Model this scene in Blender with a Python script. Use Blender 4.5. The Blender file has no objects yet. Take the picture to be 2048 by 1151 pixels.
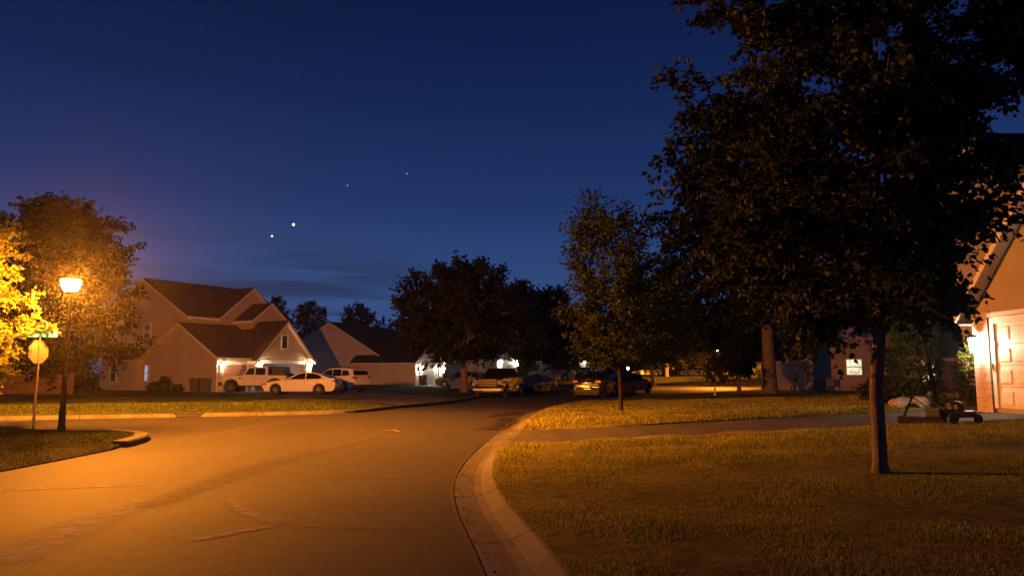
import bpy, bmesh, math, random
import numpy as np
from mathutils import Vector, Matrix
from mathutils.geometry import delaunay_2d_cdt

random.seed(7)
SC = bpy.context.scene
COL = SC.collection
R = math.radians
PI = math.pi

# ------------------------------------------------------------------ helpers
def tag(o, label=None, cat=None, group=None, kind=None):
    if label: o['label'] = label
    if cat: o['category'] = cat
    if group: o['group'] = group
    if kind: o['kind'] = kind
    return o

def empty(name, loc=(0, 0, 0), rz=0.0, label=None, cat=None, group=None):
    o = bpy.data.objects.new(name, None)
    o.empty_display_size = 0.2
    COL.objects.link(o)
    o.location = loc
    o.rotation_euler = (0, 0, rz)
    return tag(o, label, cat, group)

class MB:
    """collects simple solids and links them as one mesh object"""
    def __init__(s):
        s.v = []; s.f = []
    def add(s, vs, fs):
        b = len(s.v)
        s.v += [tuple(v) for v in vs]
        s.f += [tuple(i + b for i in f) for f in fs]
        return s
    def box(s, a, b):
        x0, y0, z0 = a; x1, y1, z1 = b
        vs = [(x0,y0,z0),(x1,y0,z0),(x1,y1,z0),(x0,y1,z0),(x0,y0,z1),(x1,y0,z1),(x1,y1,z1),(x0,y1,z1)]
        return s.add(vs, [(3,2,1,0),(4,5,6,7),(0,1,5,4),(1,2,6,5),(2,3,7,6),(3,0,4,7)])
    def ext(s, poly, vec):
        n = len(poly)
        P = [Vector(p) for p in poly]; V = Vector(vec)
        nrm = Vector((0,0,0))
        for i in range(n):
            nrm += P[i].cross(P[(i+1) % n])
        if nrm.dot(V) > 0: P.reverse()
        vs = P + [p + V for p in P]
        fs = [tuple(range(n)), tuple(reversed(range(n, 2*n)))]
        for i in range(n):
            j = (i+1) % n
            fs.append((j, i, i+n, j+n))
        return s.add(vs, fs)
    def quad(s, a, b, c, d):
        return s.add([a, b, c, d], [(0,1,2,3)])
    def tube(s, pts, rad, n=8, cap=True):
        P = [Vector(p) for p in pts]
        if not hasattr(rad, '__len__'): rad = [rad]*len(P)
        vs = []; fs = []
        for i, p in enumerate(P):
            d = (P[min(i+1, len(P)-1)] - P[max(i-1, 0)])
            if d.length < 1e-6: d = Vector((0,0,1))
            d.normalize()
            u = d.cross(Vector((0,0,1)) if abs(d.z) < .95 else Vector((1,0,0))).normalized()
            w = d.cross(u)
            for k in range(n):
                a = 2*PI*k/n
                vs.append(p + (u*math.cos(a) + w*math.sin(a))*rad[i])
        for i in range(len(P)-1):
            for k in range(n):
                k2 = (k+1) % n
                fs.append((i*n+k, i*n+k2, (i+1)*n+k2, (i+1)*n+k))
        if cap:
            fs.append(tuple(range(n))); fs.append(tuple(reversed(range((len(P)-1)*n, len(P)*n))))
        return s.add(vs, fs)
    def lathe(s, prof, n=20, c=(0,0,0), axis='z', cap=True):
        vs = []; fs = []
        for (r, h) in prof:
            for k in range(n):
                a = 2*PI*k/n
                x, y = r*math.cos(a), r*math.sin(a)
                p = (x, y, h) if axis == 'z' else ((x, h, y) if axis == 'y' else (h, x, y))
                vs.append((p[0]+c[0], p[1]+c[1], p[2]+c[2]))
        for i in range(len(prof)-1):
            for k in range(n):
                k2 = (k+1) % n
                fs.append((i*n+k, i*n+k2, (i+1)*n+k2, (i+1)*n+k))
        if cap: fs.append(tuple(reversed(range(n)))); fs.append(tuple(range((len(prof)-1)*n, len(prof)*n)))
        return s.add(vs, fs)
    def blob(s, c, r, seed=0, n=10, m=7, rough=.18):
        rr = random.Random(seed); vs = []; fs = []
        for i in range(m+1):
            th = PI*i/m
            for k in range(n):
                a = 2*PI*k/n
                q = 1 + rr.uniform(-rough, rough)
                vs.append((c[0]+r[0]*q*math.sin(th)*math.cos(a), c[1]+r[1]*q*math.sin(th)*math.sin(a), c[2]+r[2]*q*math.cos(th)))
        for i in range(m):
            for k in range(n):
                k2 = (k+1) % n
                fs.append((i*n+k, (i+1)*n+k, (i+1)*n+k2, i*n+k2))
        return s.add(vs, fs)
    def build(s, name, mat=None, parent=None, smooth=False, bevel=0, seg=2):
        me = bpy.data.meshes.new(name)
        me.from_pydata(s.v, [], s.f)
        bm = bmesh.new(); bm.from_mesh(me)
        bmesh.ops.recalc_face_normals(bm, faces=bm.faces)
        bm.to_mesh(me); bm.free()
        o = bpy.data.objects.new(name, me)
        COL.objects.link(o)
        if mat: me.materials.append(mat)
        if parent: o.parent = parent
        if smooth:
            me.polygons.foreach_set('use_smooth', [True]*len(me.polygons))
            me.set_sharp_from_angle(angle=R(40))
        if bevel:
            b = o.modifiers.new('bevel', 'BEVEL'); b.width = bevel; b.segments = seg
            b.limit_method = 'ANGLE'; b.angle_limit = R(35); b.use_clamp_overlap = True
        return o

def np_mesh(name, V, F, mat, parent=None, smooth=False):
    """V (n,3) array, F (m,k) int array"""
    me = bpy.data.meshes.new(name)
    V = np.asarray(V, dtype=np.float32); F = np.asarray(F, dtype=np.int32)
    k = F.shape[1]
    me.vertices.add(len(V)); me.vertices.foreach_set('co', V.ravel())
    me.loops.add(F.size); me.loops.foreach_set('vertex_index', F.ravel())
    me.polygons.add(len(F)); me.polygons.foreach_set('loop_start', np.arange(0, F.size, k, dtype=np.int32))
    me.update(calc_edges=True)
    if smooth: me.polygons.foreach_set('use_smooth', np.ones(len(F), dtype=bool))
    o = bpy.data.objects.new(name, me); COL.objects.link(o)
    me.materials.append(mat)
    if parent: o.parent = parent
    return o

# ------------------------------------------------------------------ materials
class NT:
    def __init__(s, name):
        s.m = bpy.data.materials.new(name); s.m.use_nodes = True
        s.t = s.m.node_tree; s.b = s.t.nodes['Principled BSDF']; s.out = s.t.nodes['Material Output']
    def n(s, typ, **kw):
        x = s.t.nodes.new(typ)
        for k, v in kw.items():
            if k in x.inputs.keys(): x.inputs[k].default_value = v
            else: setattr(x, k, v)
        return x
    def l(s, a, b): s.t.links.new(a, b)
    def coord(s, kind='Object', scale=(1,1,1), rot=(0,0,0)):
        tc = s.n('ShaderNodeTexCoord'); mp = s.n('ShaderNodeMapping')
        mp.inputs['Scale'].default_value = scale; mp.inputs['Rotation'].default_value = rot
        s.l(tc.outputs[kind], mp.inputs['Vector']); return mp.outputs['Vector']
    def noise(s, vec, scale, detail=4, rough=.55):
        x = s.n('ShaderNodeTexNoise'); x.inputs['Scale'].default_value = scale
        x.inputs['Detail'].default_value = detail; x.inputs['Roughness'].default_value = rough
        if vec is not None: s.l(vec, x.inputs['Vector'])
        return x.outputs['Fac']
    def ramp(s, fac, stops):
        x = s.n('ShaderNodeValToRGB'); e = x.color_ramp.elements
        while len(e) < len(stops): e.new(.5)
        for i, (p, c) in enumerate(stops):
            e[i].position = p; e[i].color = (c[0], c[1], c[2], 1) if hasattr(c, '__len__') else (c, c, c, 1)
        s.l(fac, x.inputs['Fac']); return x.outputs['Color']
    def mix(s, fac, a, b, mode='MIX'):
        x = s.n('ShaderNodeMix'); x.data_type = 'RGBA'; x.blend_type = mode
        for idx, val in ((0, fac), (6, a), (7, b)):
            if hasattr(val, 'is_output'): s.l(val, x.inputs[idx])
            else: x.inputs[idx].default_value = val if idx == 0 else (*val[:3], 1)
        return x.outputs[2]
    def bump(s, h, strength=.3, dist=.02):
        x = s.n('ShaderNodeBump'); x.inputs['Strength'].default_value = strength; x.inputs['Distance'].default_value = dist
        s.l(h, x.inputs['Height']); s.l(x.outputs['Normal'], s.b.inputs['Normal'])
    def rough(s, v): s.b.inputs['Roughness'].default_value = v; return s
    def spec(s, v): s.b.inputs['Specular IOR Level'].default_value = v; return s

def plain(name, col, rough=.6, metal=0, spec=.5, var=.12, scale=8, coat=0):
    t = NT(name); v = t.coord()
    n = t.noise(v, scale, 5)
    c2 = tuple(max(0, c*(1+var)) for c in col); c1 = tuple(max(0, c*(1-var)) for c in col)
    t.l(t.ramp(n, [(.3, c1), (.7, c2)]), t.b.inputs['Base Color'])
    t.b.inputs['Roughness'].default_value = rough; t.b.inputs['Metallic'].default_value = metal; t.spec(spec)
    t.b.inputs['Coat Weight'].default_value = coat; t.b.inputs['Coat Roughness'].default_value = .06
    return t.m

def emit(name, col, strength):
    t = NT(name)
    t.b.inputs['Base Color'].default_value = (.8, .8, .8, 1)
    t.b.inputs['Emission Color'].default_value = (*col, 1); t.b.inputs['Emission Strength'].default_value = strength
    return t.m

def lens_mat(name, col, strength):
    t = NT(name)
    e = t.n('ShaderNodeEmission'); e.inputs['Color'].default_value = (*col, 1); e.inputs['Strength'].default_value = strength
    tr = t.n('ShaderNodeBsdfTransparent'); a = t.n('ShaderNodeAddShader')
    t.l(e.outputs[0], a.inputs[0]); t.l(tr.outputs[0], a.inputs[1]); t.l(a.outputs[0], t.out.inputs['Surface'])
    return t.m

def m_asphalt():
    t = NT('asphalt'); v = t.coord()
    fine = t.noise(v, 160, 3, .7); mid = t.noise(v, 5, 6, .6); big = t.noise(t.coord(scale=(.35, .12, 1)), 1.0, 5, .6)
    c = t.ramp(mid, [(.3, (.034, .031, .028)), (.72, (.062, .057, .05))])
    c = t.mix(.55, c, t.ramp(big, [(.35, (.6, .6, .6)), (.65, (1, 1, 1))]), 'MULTIPLY')
    c = t.mix(.5, c, t.ramp(fine, [(.35, (.4, .4, .4)), (.6, (1, 1, 1)), (.70, (2.4, 2.3, 2.2))]), 'MULTIPLY')
    # fine hair cracks
    vo = t.n('ShaderNodeTexVoronoi'); vo.feature = 'DISTANCE_TO_EDGE'; vo.inputs['Scale'].default_value = .22
    wv = t.n('ShaderNodeVectorMath'); wv.operation = 'ADD'
    nz = t.n('ShaderNodeTexNoise'); nz.inputs['Scale'].default_value = 1.2; nz.inputs['Detail'].default_value = 6
    t.l(v, nz.inputs['Vector']); t.l(v, wv.inputs[0]); t.l(nz.outputs['Color'], wv.inputs[1]); t.l(wv.outputs[0], vo.inputs['Vector'])
    c = t.mix(1.0, c, t.ramp(vo.outputs['Distance'], [(.0, (.55, .55, .55)), (.004, (1, 1, 1))]), 'MULTIPLY')
    t.l(c, t.b.inputs['Base Color']); t.rough(.82).spec(.35); t.bump(fine, .5, .006)
    return t.m

def m_concrete(name='concrete', base=.32):
    t = NT(name); v = t.coord()
    mid = t.noise(v, 3.5, 7, .65); fine = t.noise(v, 90, 3, .6); st = t.noise(t.coord(scale=(1, .3, 1)), 1.3, 5, .7)
    c = t.ramp(mid, [(.28, (base*.62, base*.6, base*.55)), (.7, (base, base*.97, base*.9))])
    c = t.mix(.7, c, t.ramp(st, [(.36, (.5, .48, .45)), (.56, (1, 1, 1))]), 'MULTIPLY')
    c = t.mix(.35, c, t.ramp(fine, [(.3, (.5, .5, .5)), (.55, (1, 1, 1))]), 'MULTIPLY')
    t.l(c, t.b.inputs['Base Color']); t.rough(.85).spec(.3); t.bump(fine, .3, .004)
    return t.m

def m_turf(name='turf', cs=((.10, .10, .026), (.22, .215, .048), (.36, .32, .09))):
    t = NT(name); v = t.coord()
    big = t.noise(v, .55, 6, .65); mid = t.noise(v, 6, 6, .7); fine = t.noise(v, 70, 4, .7)
    c = t.ramp(mid, [(.3, cs[0]), (.5, cs[1]), (.75, cs[2])])
    c = t.mix(.85, c, t.ramp(big, [(.36, (.42, .36, .32)), (.60, (1.1, 1.08, 1))]), 'MULTIPLY')
    c = t.mix(.6, c, t.ramp(fine, [(.35, (.45, .45, .4)), (.65, (1.2, 1.2, 1.1))]), 'MULTIPLY')
    t.l(c, t.b.inputs['Base Color']); t.rough(.95).spec(.1); t.bump(fine, .9, .04)
    return t.m

def m_leaf(name, c0, c1, c2, trans=.35, rough=.55):
    t = NT(name)
    g = t.n('ShaderNodeNewGeometry')
    c = t.ramp(g.outputs['Random Per Island'], [(0, c0), (.5, c1), (1, c2)])
    v = t.coord(); big = t.noise(v, .9, 3)
    c = t.mix(.6, c, t.ramp(big, [(.35, (.6, .62, .6)), (.65, (1.15, 1.12, 1))]), 'MULTIPLY')
    t.l(c, t.b.inputs['Base Color']); t.rough(rough).spec(min(.2, c2[1]*1.5))
    tr = t.n('ShaderNodeBsdfTranslucent'); t.l(c, tr.inputs['Color'])
    mx = t.n('ShaderNodeMixShader'); mx.inputs[0].default_value = trans
    t.l(t.b.outputs[0], mx.inputs[1]); t.l(tr.outputs[0], mx.inputs[2]); t.l(mx.outputs[0], t.out.inputs['Surface'])
    return t.m

def m_bark(name, c0, c1):
    t = NT(name); v = t.coord(scale=(1, 1, .18))
    n = t.noise(v, 26, 6, .7); b = t.noise(t.coord(), 3, 4)
    c = t.ramp(n, [(.35, c0), (.65, c1)])
    c = t.mix(.5, c, t.ramp(b, [(.35, (.6, .6, .6)), (.65, (1.1, 1.1, 1.1))]), 'MULTIPLY')
    t.l(c, t.b.inputs['Base Color']); t.rough(.9).spec(.2); t.bump(n, .9, .03)
    return t.m

def m_siding(name, col, lap=.115):
    t = NT(name)
    tc = t.n('ShaderNodeTexCoord'); sp = t.n('ShaderNodeSeparateXYZ'); t.l(tc.outputs['Object'], sp.inputs[0])
    md = t.n('ShaderNodeMath'); md.operation = 'FRACT'; dv = t.n('ShaderNodeMath'); dv.operation = 'DIVIDE'; dv.inputs[1].default_value = lap
    t.l(sp.outputs['Z'], dv.inputs[0]); t.l(dv.outputs[0], md.inputs[0])
    n = t.noise(t.coord(), 1.2, 5); f = t.noise(t.coord(scale=(1, 1, 3)), 12, 4)
    c = t.ramp(n, [(.3, tuple(x*.86 for x in col)), (.7, col)])
    c = t.mix(.25, c, t.ramp(f, [(.35, (.8, .8, .8)), (.65, (1, 1, 1))]), 'MULTIPLY')
    t.l(c, t.b.inputs['Base Color']); t.rough(.65).spec(.3)
    inv = t.n('ShaderNodeMath'); inv.operation = 'SUBTRACT'; inv.inputs[0].default_value = 1; t.l(md.outputs[0], inv.inputs[1])
    t.bump(inv.outputs[0], 1.0, .03)
    return t.m

def m_shingle(name, col):
    t = NT(name)
    br = t.n('ShaderNodeTexBrick'); t.l(t.coord(scale=(1, 1, 1)), br.inputs['Vector'])
    br.inputs['Scale'].default_value = 1; br.inputs['Brick Width'].default_value = .32; br.inputs['Row Height'].default_value = .14
    br.inputs['Mortar Size'].default_value = .008
    br.inputs['Color1'].default_value = (*[c*.75 for c in col], 1); br.inputs['Color2'].default_value = (*[c*1.2 for c in col], 1)
    br.inputs['Mortar'].default_value = (*[c*.4 for c in col], 1)
    n = t.noise(t.coord(), 1.1, 6)
    c = t.mix(.6, br.outputs['Color'], t.ramp(n, [(.3, (.7, .7, .7)), (.7, (1.1, 1.1, 1.1))]), 'MULTIPLY')
    t.l(c, t.b.inputs['Base Color']); t.rough(.9).spec(.2); t.bump(br.outputs['Fac'], -.5, .015)
    return t.m

def m_brick(name, c1, c2, mortar, w=.22, h=.075):
    t = NT(name)
    tc = t.n('ShaderNodeTexCoord'); sp = t.n('ShaderNodeSeparateXYZ'); t.l(tc.outputs['Object'], sp.inputs[0])
    ad = t.n('ShaderNodeMath'); ad.operation = 'ADD'; t.l(sp.outputs['X'], ad.inputs[0]); t.l(sp.outputs['Y'], ad.inputs[1])
    cb = t.n('ShaderNodeCombineXYZ'); t.l(ad.outputs[0], cb.inputs['X']); t.l(sp.outputs['Z'], cb.inputs['Y'])
    br = t.n('ShaderNodeTexBrick'); t.l(cb.outputs[0], br.inputs['Vector']); br.inputs['Scale'].default_value = 1
    br.inputs['Brick Width'].default_value = w; br.inputs['Row Height'].default_value = h; br.inputs['Mortar Size'].default_value = .008
    br.inputs['Color1'].default_value = (*c1, 1); br.inputs['Color2'].default_value = (*c2, 1); br.inputs['Mortar'].default_value = (*mortar, 1)
    n = t.noise(t.coord(), 9, 5)
    c = t.mix(.5, br.outputs['Color'], t.ramp(n, [(.3, (.65, .65, .65)), (.7, (1.15, 1.15, 1.15))]), 'MULTIPLY')
    t.l(c, t.b.inputs['Base Color']); t.rough(.9).spec(.2); t.bump(br.outputs['Fac'], -.6, .012)
    return t.m

def m_window(name, col, strength):
    """lit window: curtains and furniture make it uneven"""
    t = NT(name); v = t.coord(); n = t.noise(v, 2.5, 3)
    c = t.ramp(n, [(.3, tuple(x*.35 for x in col)), (.62, col)])
    t.b.inputs['Base Color'].default_value = (.05, .05, .05, 1); t.rough(.1)
    t.l(c, t.b.inputs['Emission Color']); t.b.inputs['Emission Strength'].default_value = strength
    return t.m

def m_mark(name, col, amount=.5, scale=6, rough=.85, stretch=(1, 1, 1)):
    """a surface mark whose edges break up"""
    t = NT(name); v = t.coord(scale=stretch); n = t.noise(v, scale, 7, .75)
    t.b.inputs['Base Color'].default_value = (*col, 1); t.rough(rough).spec(.2)
    uv = t.n('ShaderNodeAttribute'); uv.attribute_name = 'edge'
    ml = t.n('ShaderNodeMath'); ml.operation = 'MULTIPLY'
    rp = t.ramp(n, [(.5-.22*amount-.1, 0), (.5+.22*(1-amount)+.1, 1)])
    t.l(rp, ml.inputs[0]); t.l(uv.outputs['Fac'], ml.inputs[1])
    t.l(ml.outputs[0], t.b.inputs['Alpha'])
    return t.m

M = dict(
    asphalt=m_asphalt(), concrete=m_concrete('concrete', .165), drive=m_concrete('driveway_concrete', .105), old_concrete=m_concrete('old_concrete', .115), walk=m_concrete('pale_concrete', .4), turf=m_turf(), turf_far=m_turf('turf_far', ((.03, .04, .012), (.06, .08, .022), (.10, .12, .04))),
    bark=m_bark('bark', (.08, .06, .045), (.26, .2, .15)), bark_pale=m_bark('bark_pale', (.12, .10, .07), (.3, .26, .2)),
    bark_dark=m_bark('bark_dark', (.02, .015, .012), (.055, .042, .033)),
    leaf=m_leaf('leaf', (.022, .036, .010), (.040, .060, .016), (.065, .080, .022)),
    leaf_dark=m_leaf('leaf_dark', (.012, .020, .007), (.022, .034, .011), (.038, .05, .016), .2),
    leaf_shade=m_leaf('leaf_shade', (.007, .008, .004), (.011, .012, .006), (.017, .017, .008), .1),
    leaf_linden=m_leaf('leaf_linden', (.026, .038, .013), (.048, .062, .020), (.082, .092, .03), .3),
    leaf_maple=m_leaf('leaf_maple', (.014, .016, .008), (.022, .024, .011), (.032, .034, .014), .2),
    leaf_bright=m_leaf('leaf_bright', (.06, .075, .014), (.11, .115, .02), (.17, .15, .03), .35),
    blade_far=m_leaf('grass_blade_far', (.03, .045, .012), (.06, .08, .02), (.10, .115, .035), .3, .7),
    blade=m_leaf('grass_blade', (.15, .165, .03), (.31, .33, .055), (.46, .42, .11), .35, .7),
    siding_tan=m_siding('siding_tan', (.56, .48, .37)), siding_white=m_siding('siding_white', (.80, .71, .57)),
    siding_grey=m_siding('siding_grey', (.36, .32, .29)), siding_warm=m_siding('siding_warm', (.66, .52, .36)), siding_near=m_siding('siding_near', (.40, .36, .29)), siding_cream=m_siding('siding_cream', (.74, .66, .5)),
    roof=m_shingle('shingle_brown', (.13, .07, .052)), roof_dark=m_shingle('shingle_dark', (.04, .034, .032)),
    brick=m_brick('brick', (.46, .30, .22), (.58, .44, .34), (.55, .5, .44)), brick_dark=m_brick('brick_dark', (.2, .09, .06), (.26, .13, .09), (.25, .22, .2)),
    stone=m_brick('stone', (.5, .44, .36), (.66, .6, .52), (.45, .42, .38), .34, .15),
    trim=plain('trim_white', (.72, .69, .64), .5), door_white=plain('door_white', (.66, .62, .52), .5), door_brown=plain('door_brown', (.26, .11, .065), .45),
    fence=plain('fence_wood', (.21, .115, .065), .8, var=.35, scale=3), dark_in=plain('interior_dark', (.012, .012, .014), .4),
    glass=plain('dark_glass', (.006, .007, .009), .08, spec=.45, var=0), tyre=plain('tyre', (.012, .012, .012), .85), rim=plain('rim', (.5, .5, .5), .28, .9),
    chrome=plain('chrome', (.75, .75, .75), .14, 1), black_plastic=plain('black_plastic', (.014, .014, .015), .5),
    paint_white=plain('paint_white', (.76, .74, .70), .32, var=.02, coat=.8), paint_pearl=plain('paint_pearl', (.7, .66, .58), .3, var=.02, coat=.8),
    paint_silver=plain('paint_silver', (.42, .43, .43), .35, .35, var=.03, coat=.7),
    paint_grey=plain('paint_grey', (.12, .125, .135), .35, .2, var=.03, coat=.7), paint_black=plain('paint_black', (.008, .008, .009), .28, var=.02, coat=.4),
    paint_brown=plain('paint_brown', (.022, .009, .006), .25, 0, var=.03, spec=.2, coat=.12), paint_navy=plain('paint_navy', (.012, .014, .022), .25, var=.03, coat=.4),
    paint_bronze=plain('paint_bronze', (.03, .014, .008), .25, 0, var=.03, spec=.2, coat=.12),
    tail=plain('tail_lens', (.45, .02, .012), .15, spec=.8), headlens=plain('headlight_lens', (.3, .3, .3), .1, .3, spec=.9), plate=plain('plate', (.6, .6, .58), .4),
    pole=plain('pole_black', (.008, .0075, .007), .75, spec=.2), steel=plain('galvanised_steel', (.19, .165, .16), .45, .5, var=.15),
    sign_teal=plain('sign_teal', (.004, .30, .80), .5), sign_white=plain('sign_white', (.30, .42, .55), .5), sign_red=plain('sign_red', (.4, .03, .03), .4),
    bin=plain('bin_plastic', (.016, .017, .016), .5), rock=plain('rock', (.30, .2, .14), .9, var=.35, scale=5), mulch=plain('mulch', (.035, .02, .012), .95, var=.5, scale=25),
    mower_red=plain('mower_red', (.035, .008, .006), .35, coat=.4), rubber=plain('dark_rubber', (.02, .02, .02), .7), wood=plain('weathered_wood', (.3, .24, .17), .8, var=.3, scale=4),
    hydrant=plain('hydrant_dark', (.06, .02, .014), .6), blue=plain('blue_plastic', (.08, .3, .5), .3), inside=plain('garage_inside', (.5, .5, .56), .7),
    store_blue=plain('stored_blue', (.12, .16, .3), .6), store_grey=plain('stored_grey', (.2, .2, .22), .6), guard=plain('trunk_guard', (.7, .68, .62), .6),
    bulb=lens_mat('sconce_bulb', (1, .74, .42), 26), bulb_cool=lens_mat('sconce_bulb_cool', (1, .92, .74), 30), sodium=lens_mat('sodium_lens', (1, .62, .22), 14),
    far_bulb=lens_mat('far_lamp_bulb', (1, .62, .24), 12), blue_bulb=lens_mat('blue_lamp_bulb', (.5, .7, 1), 4), tube=emit('fluorescent', (.75, .82, 1), 6),
    win_warm=m_window('window_warm', (1, .85, .55), 1.3), win_blue=m_window('window_blue', (.45, .6, 1), .8), planet=emit('planet_light', (.9, .95, 1), 3), star=emit('star_light', (.85, .9, 1), .75),
)
for k_ in ('paint_brown', 'paint_bronze', 'paint_black', 'paint_navy', 'paint_grey', 'paint_silver'):   # pressed panels are never quite flat
    t_ = M[k_].node_tree; b_ = t_.nodes['Principled BSDF']; b_.inputs['Roughness'].default_value = .16
    tc_ = t_.nodes.new('ShaderNodeTexCoord'); mp_ = t_.nodes.new('ShaderNodeMapping'); mp_.inputs['Scale'].default_value = (.6, 1, 3.2)
    n_ = t_.nodes.new('ShaderNodeTexNoise'); n_.inputs['Scale'].default_value = 1.6; n_.inputs['Detail'].default_value = 1
    bp_ = t_.nodes.new('ShaderNodeBump'); bp_.inputs['Strength'].default_value = .5; bp_.inputs['Distance'].default_value = .06
    t_.links.new(tc_.outputs['Object'], mp_.inputs[0]); t_.links.new(mp_.outputs[0], n_.inputs['Vector']); t_.links.new(n_.outputs['Fac'], bp_.inputs['Height'])
    t_.links.new(bp_.outputs[0], b_.inputs['Normal']); t_.links.new(bp_.outputs[0], b_.inputs['Coat Normal'])
M['crack'] = plain('joint_dirt', (.02, .016, .012), .95)
M['sealant'] = m_mark('tar_sealant', (.018, .016, .015), .6, 5, .6, (1, 6, 1))
M['scuff'] = m_mark('pale_scuff', (.30, .285, .26), .92, 7)
M['faint'] = m_mark('faint_wear', (.11, .103, .093), .4, 4)
M['salt'] = m_mark('pale_patch', (.42, .40, .36), .55, 5)
M['patch'] = m_mark('dark_patch', (.018, .016, .014), .95, .8)

# ------------------------------------------------------------------ terrain curves
def spline(pts, step=.6):
    P = [np.array(p, float) for p in pts]; out = []
    for i in range(len(P)-1):
        p0 = P[max(i-1, 0)]; p1 = P[i]; p2 = P[i+1]; p3 = P[min(i+2, len(P)-1)]
        n = max(2, int(np.linalg.norm(p2-p1)/step))
        for k in range(n):
            t = k/n
            a = np.linalg.norm(p1-p0)**.5 + 1e-6; b = np.linalg.norm(p2-p1)**.5 + 1e-6; c = np.linalg.norm(p3-p2)**.5 + 1e-6
            m1 = (p2-p1) + b*((p1-p0)/a - (p2-p0)/(a+b)) if i > 0 else p2-p1
            m2 = (p2-p1) + b*((p3-p2)/c - (p3-p1)/(b+c)) if i < len(P)-2 else p2-p1
            out.append((2*t**3-3*t**2+1)*p1 + (t**3-2*t**2+t)*m1 + (-2*t**3+3*t**2)*p2 + (t**3-t**2)*m2)
    out.append(P[-1]); return np.array(out)

def offset(C, d):
    t = np.gradient(C, axis=0); t /= np.linalg.norm(t, axis=1)[:, None]
    return C + np.stack([t[:, 1], -t[:, 0]], 1)*d         # positive = right of travel

def dist_poly(X, Y, C):
    X = np.asarray(X, float); Y = np.asarray(Y, float)
    best = np.full(X.shape, 1e9)
    for i in range(len(C)-1):
        ax, ay = C[i]; bx, by = C[i+1]
        dx, dy = bx-ax, by-ay; L = dx*dx+dy*dy
        t = np.clip(((X-ax)*dx+(Y-ay)*dy)/L, 0, 1)
        best = np.minimum(best, np.hypot(X-ax-t*dx, Y-ay-t*dy))
    return best

def sstep(a, b, x):
    t = np.clip((np.asarray(x, float)-a)/(b-a), 0, 1); return t*t*(3-2*t)

RK = spline([(1.6,-12),(.55,0),(-.2,6),(-.72,9.5),(-.88,12),(-.75,16),(-.33,21),(.1,26),(.9,32),(2.3,38),(3.3,41.5),(4.7,44.5),(7.4,49),(10.2,53),(15.5,60),(23,70),(29,76),(36,80),(48,84),(75,86)])
RKB = offset(RK, .6)
LK = spline([(-60,10),(-40,17.3),(-17.4,25.7),(-11.8,27.7),(-8.6,28.9),(-6.7,30),(-5.9,31.5),(-5.5,33.3),(-4.6,36.5),(-3.6,40),(-2.8,44),(-2.0,49),(-.2,56),(3.2,66),(9.5,76),(19,86),(30,93),(45,98),(75,101)])
LC = spline([(-8.3,-12),(-8.3,4),(-8.3,12.2),(-8.3,15),(-8.45,17.3),(-9.0,18.9),(-10,19.9),(-12,20.8),(-14.4,21.4),(-40,12)])

_tip = np.exp(-(((LC[:, 1]-18.3)/1.7)**2 + ((LC[:, 0]+8.9)/1.6)**2)**2)
LCL = LC + (offset(LC, -.32)-LC)*np.clip(_tip*1.6, .06, 1)[:, None]
def hk(y): return .12 - .09*sstep(15.6, 16.5, y)*(1-sstep(20.8, 21.8, y))
def zright(x, y):
    x = np.asarray(x, float); y = np.asarray(y, float)
    d = dist_poly(x, y, RKB)
    s = .05 - .042*sstep(27, 46, y)
    bumps = .02*np.sin(x*1.7+y*.6)*np.sin(y*1.3-x*.4)*np.clip(d, 0, 1)
    return hk(y) + s*np.minimum(d, 13.5) + .005*np.clip(d-13.5, 0, 20) + bumps + .9*sstep(95, 130, y)
def zdrive(x, y):
    d = dist_poly(x, y, RKB); s = .05
    return .025 + s*np.minimum(d, 13.5) - .03*sstep(0, 2, d) + .004
def zleft(x, y):
    x = np.asarray(x, float); y = np.asarray(y, float)
    d = dist_poly(x, y, LK)
    return .12 + .02*np.minimum(d, 4) + .10*np.sin(np.clip(d/9, 0, 1)*PI)*sstep(-4, -9, x) + .9*sstep(72, 100, y)
def zcorner(x, y):
    x = np.asarray(x, float); y = np.asarray(y, float); d = dist_poly(x, y, LC)
    tip = np.exp(-(((y-18.3)/1.9)**2 + ((x+9.0)/1.9)**2)**2)
    return .02 + .10*tip + (.09*sstep(0, 1.6, d))*(1-tip) + .03*np.minimum(d, 3)

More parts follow.
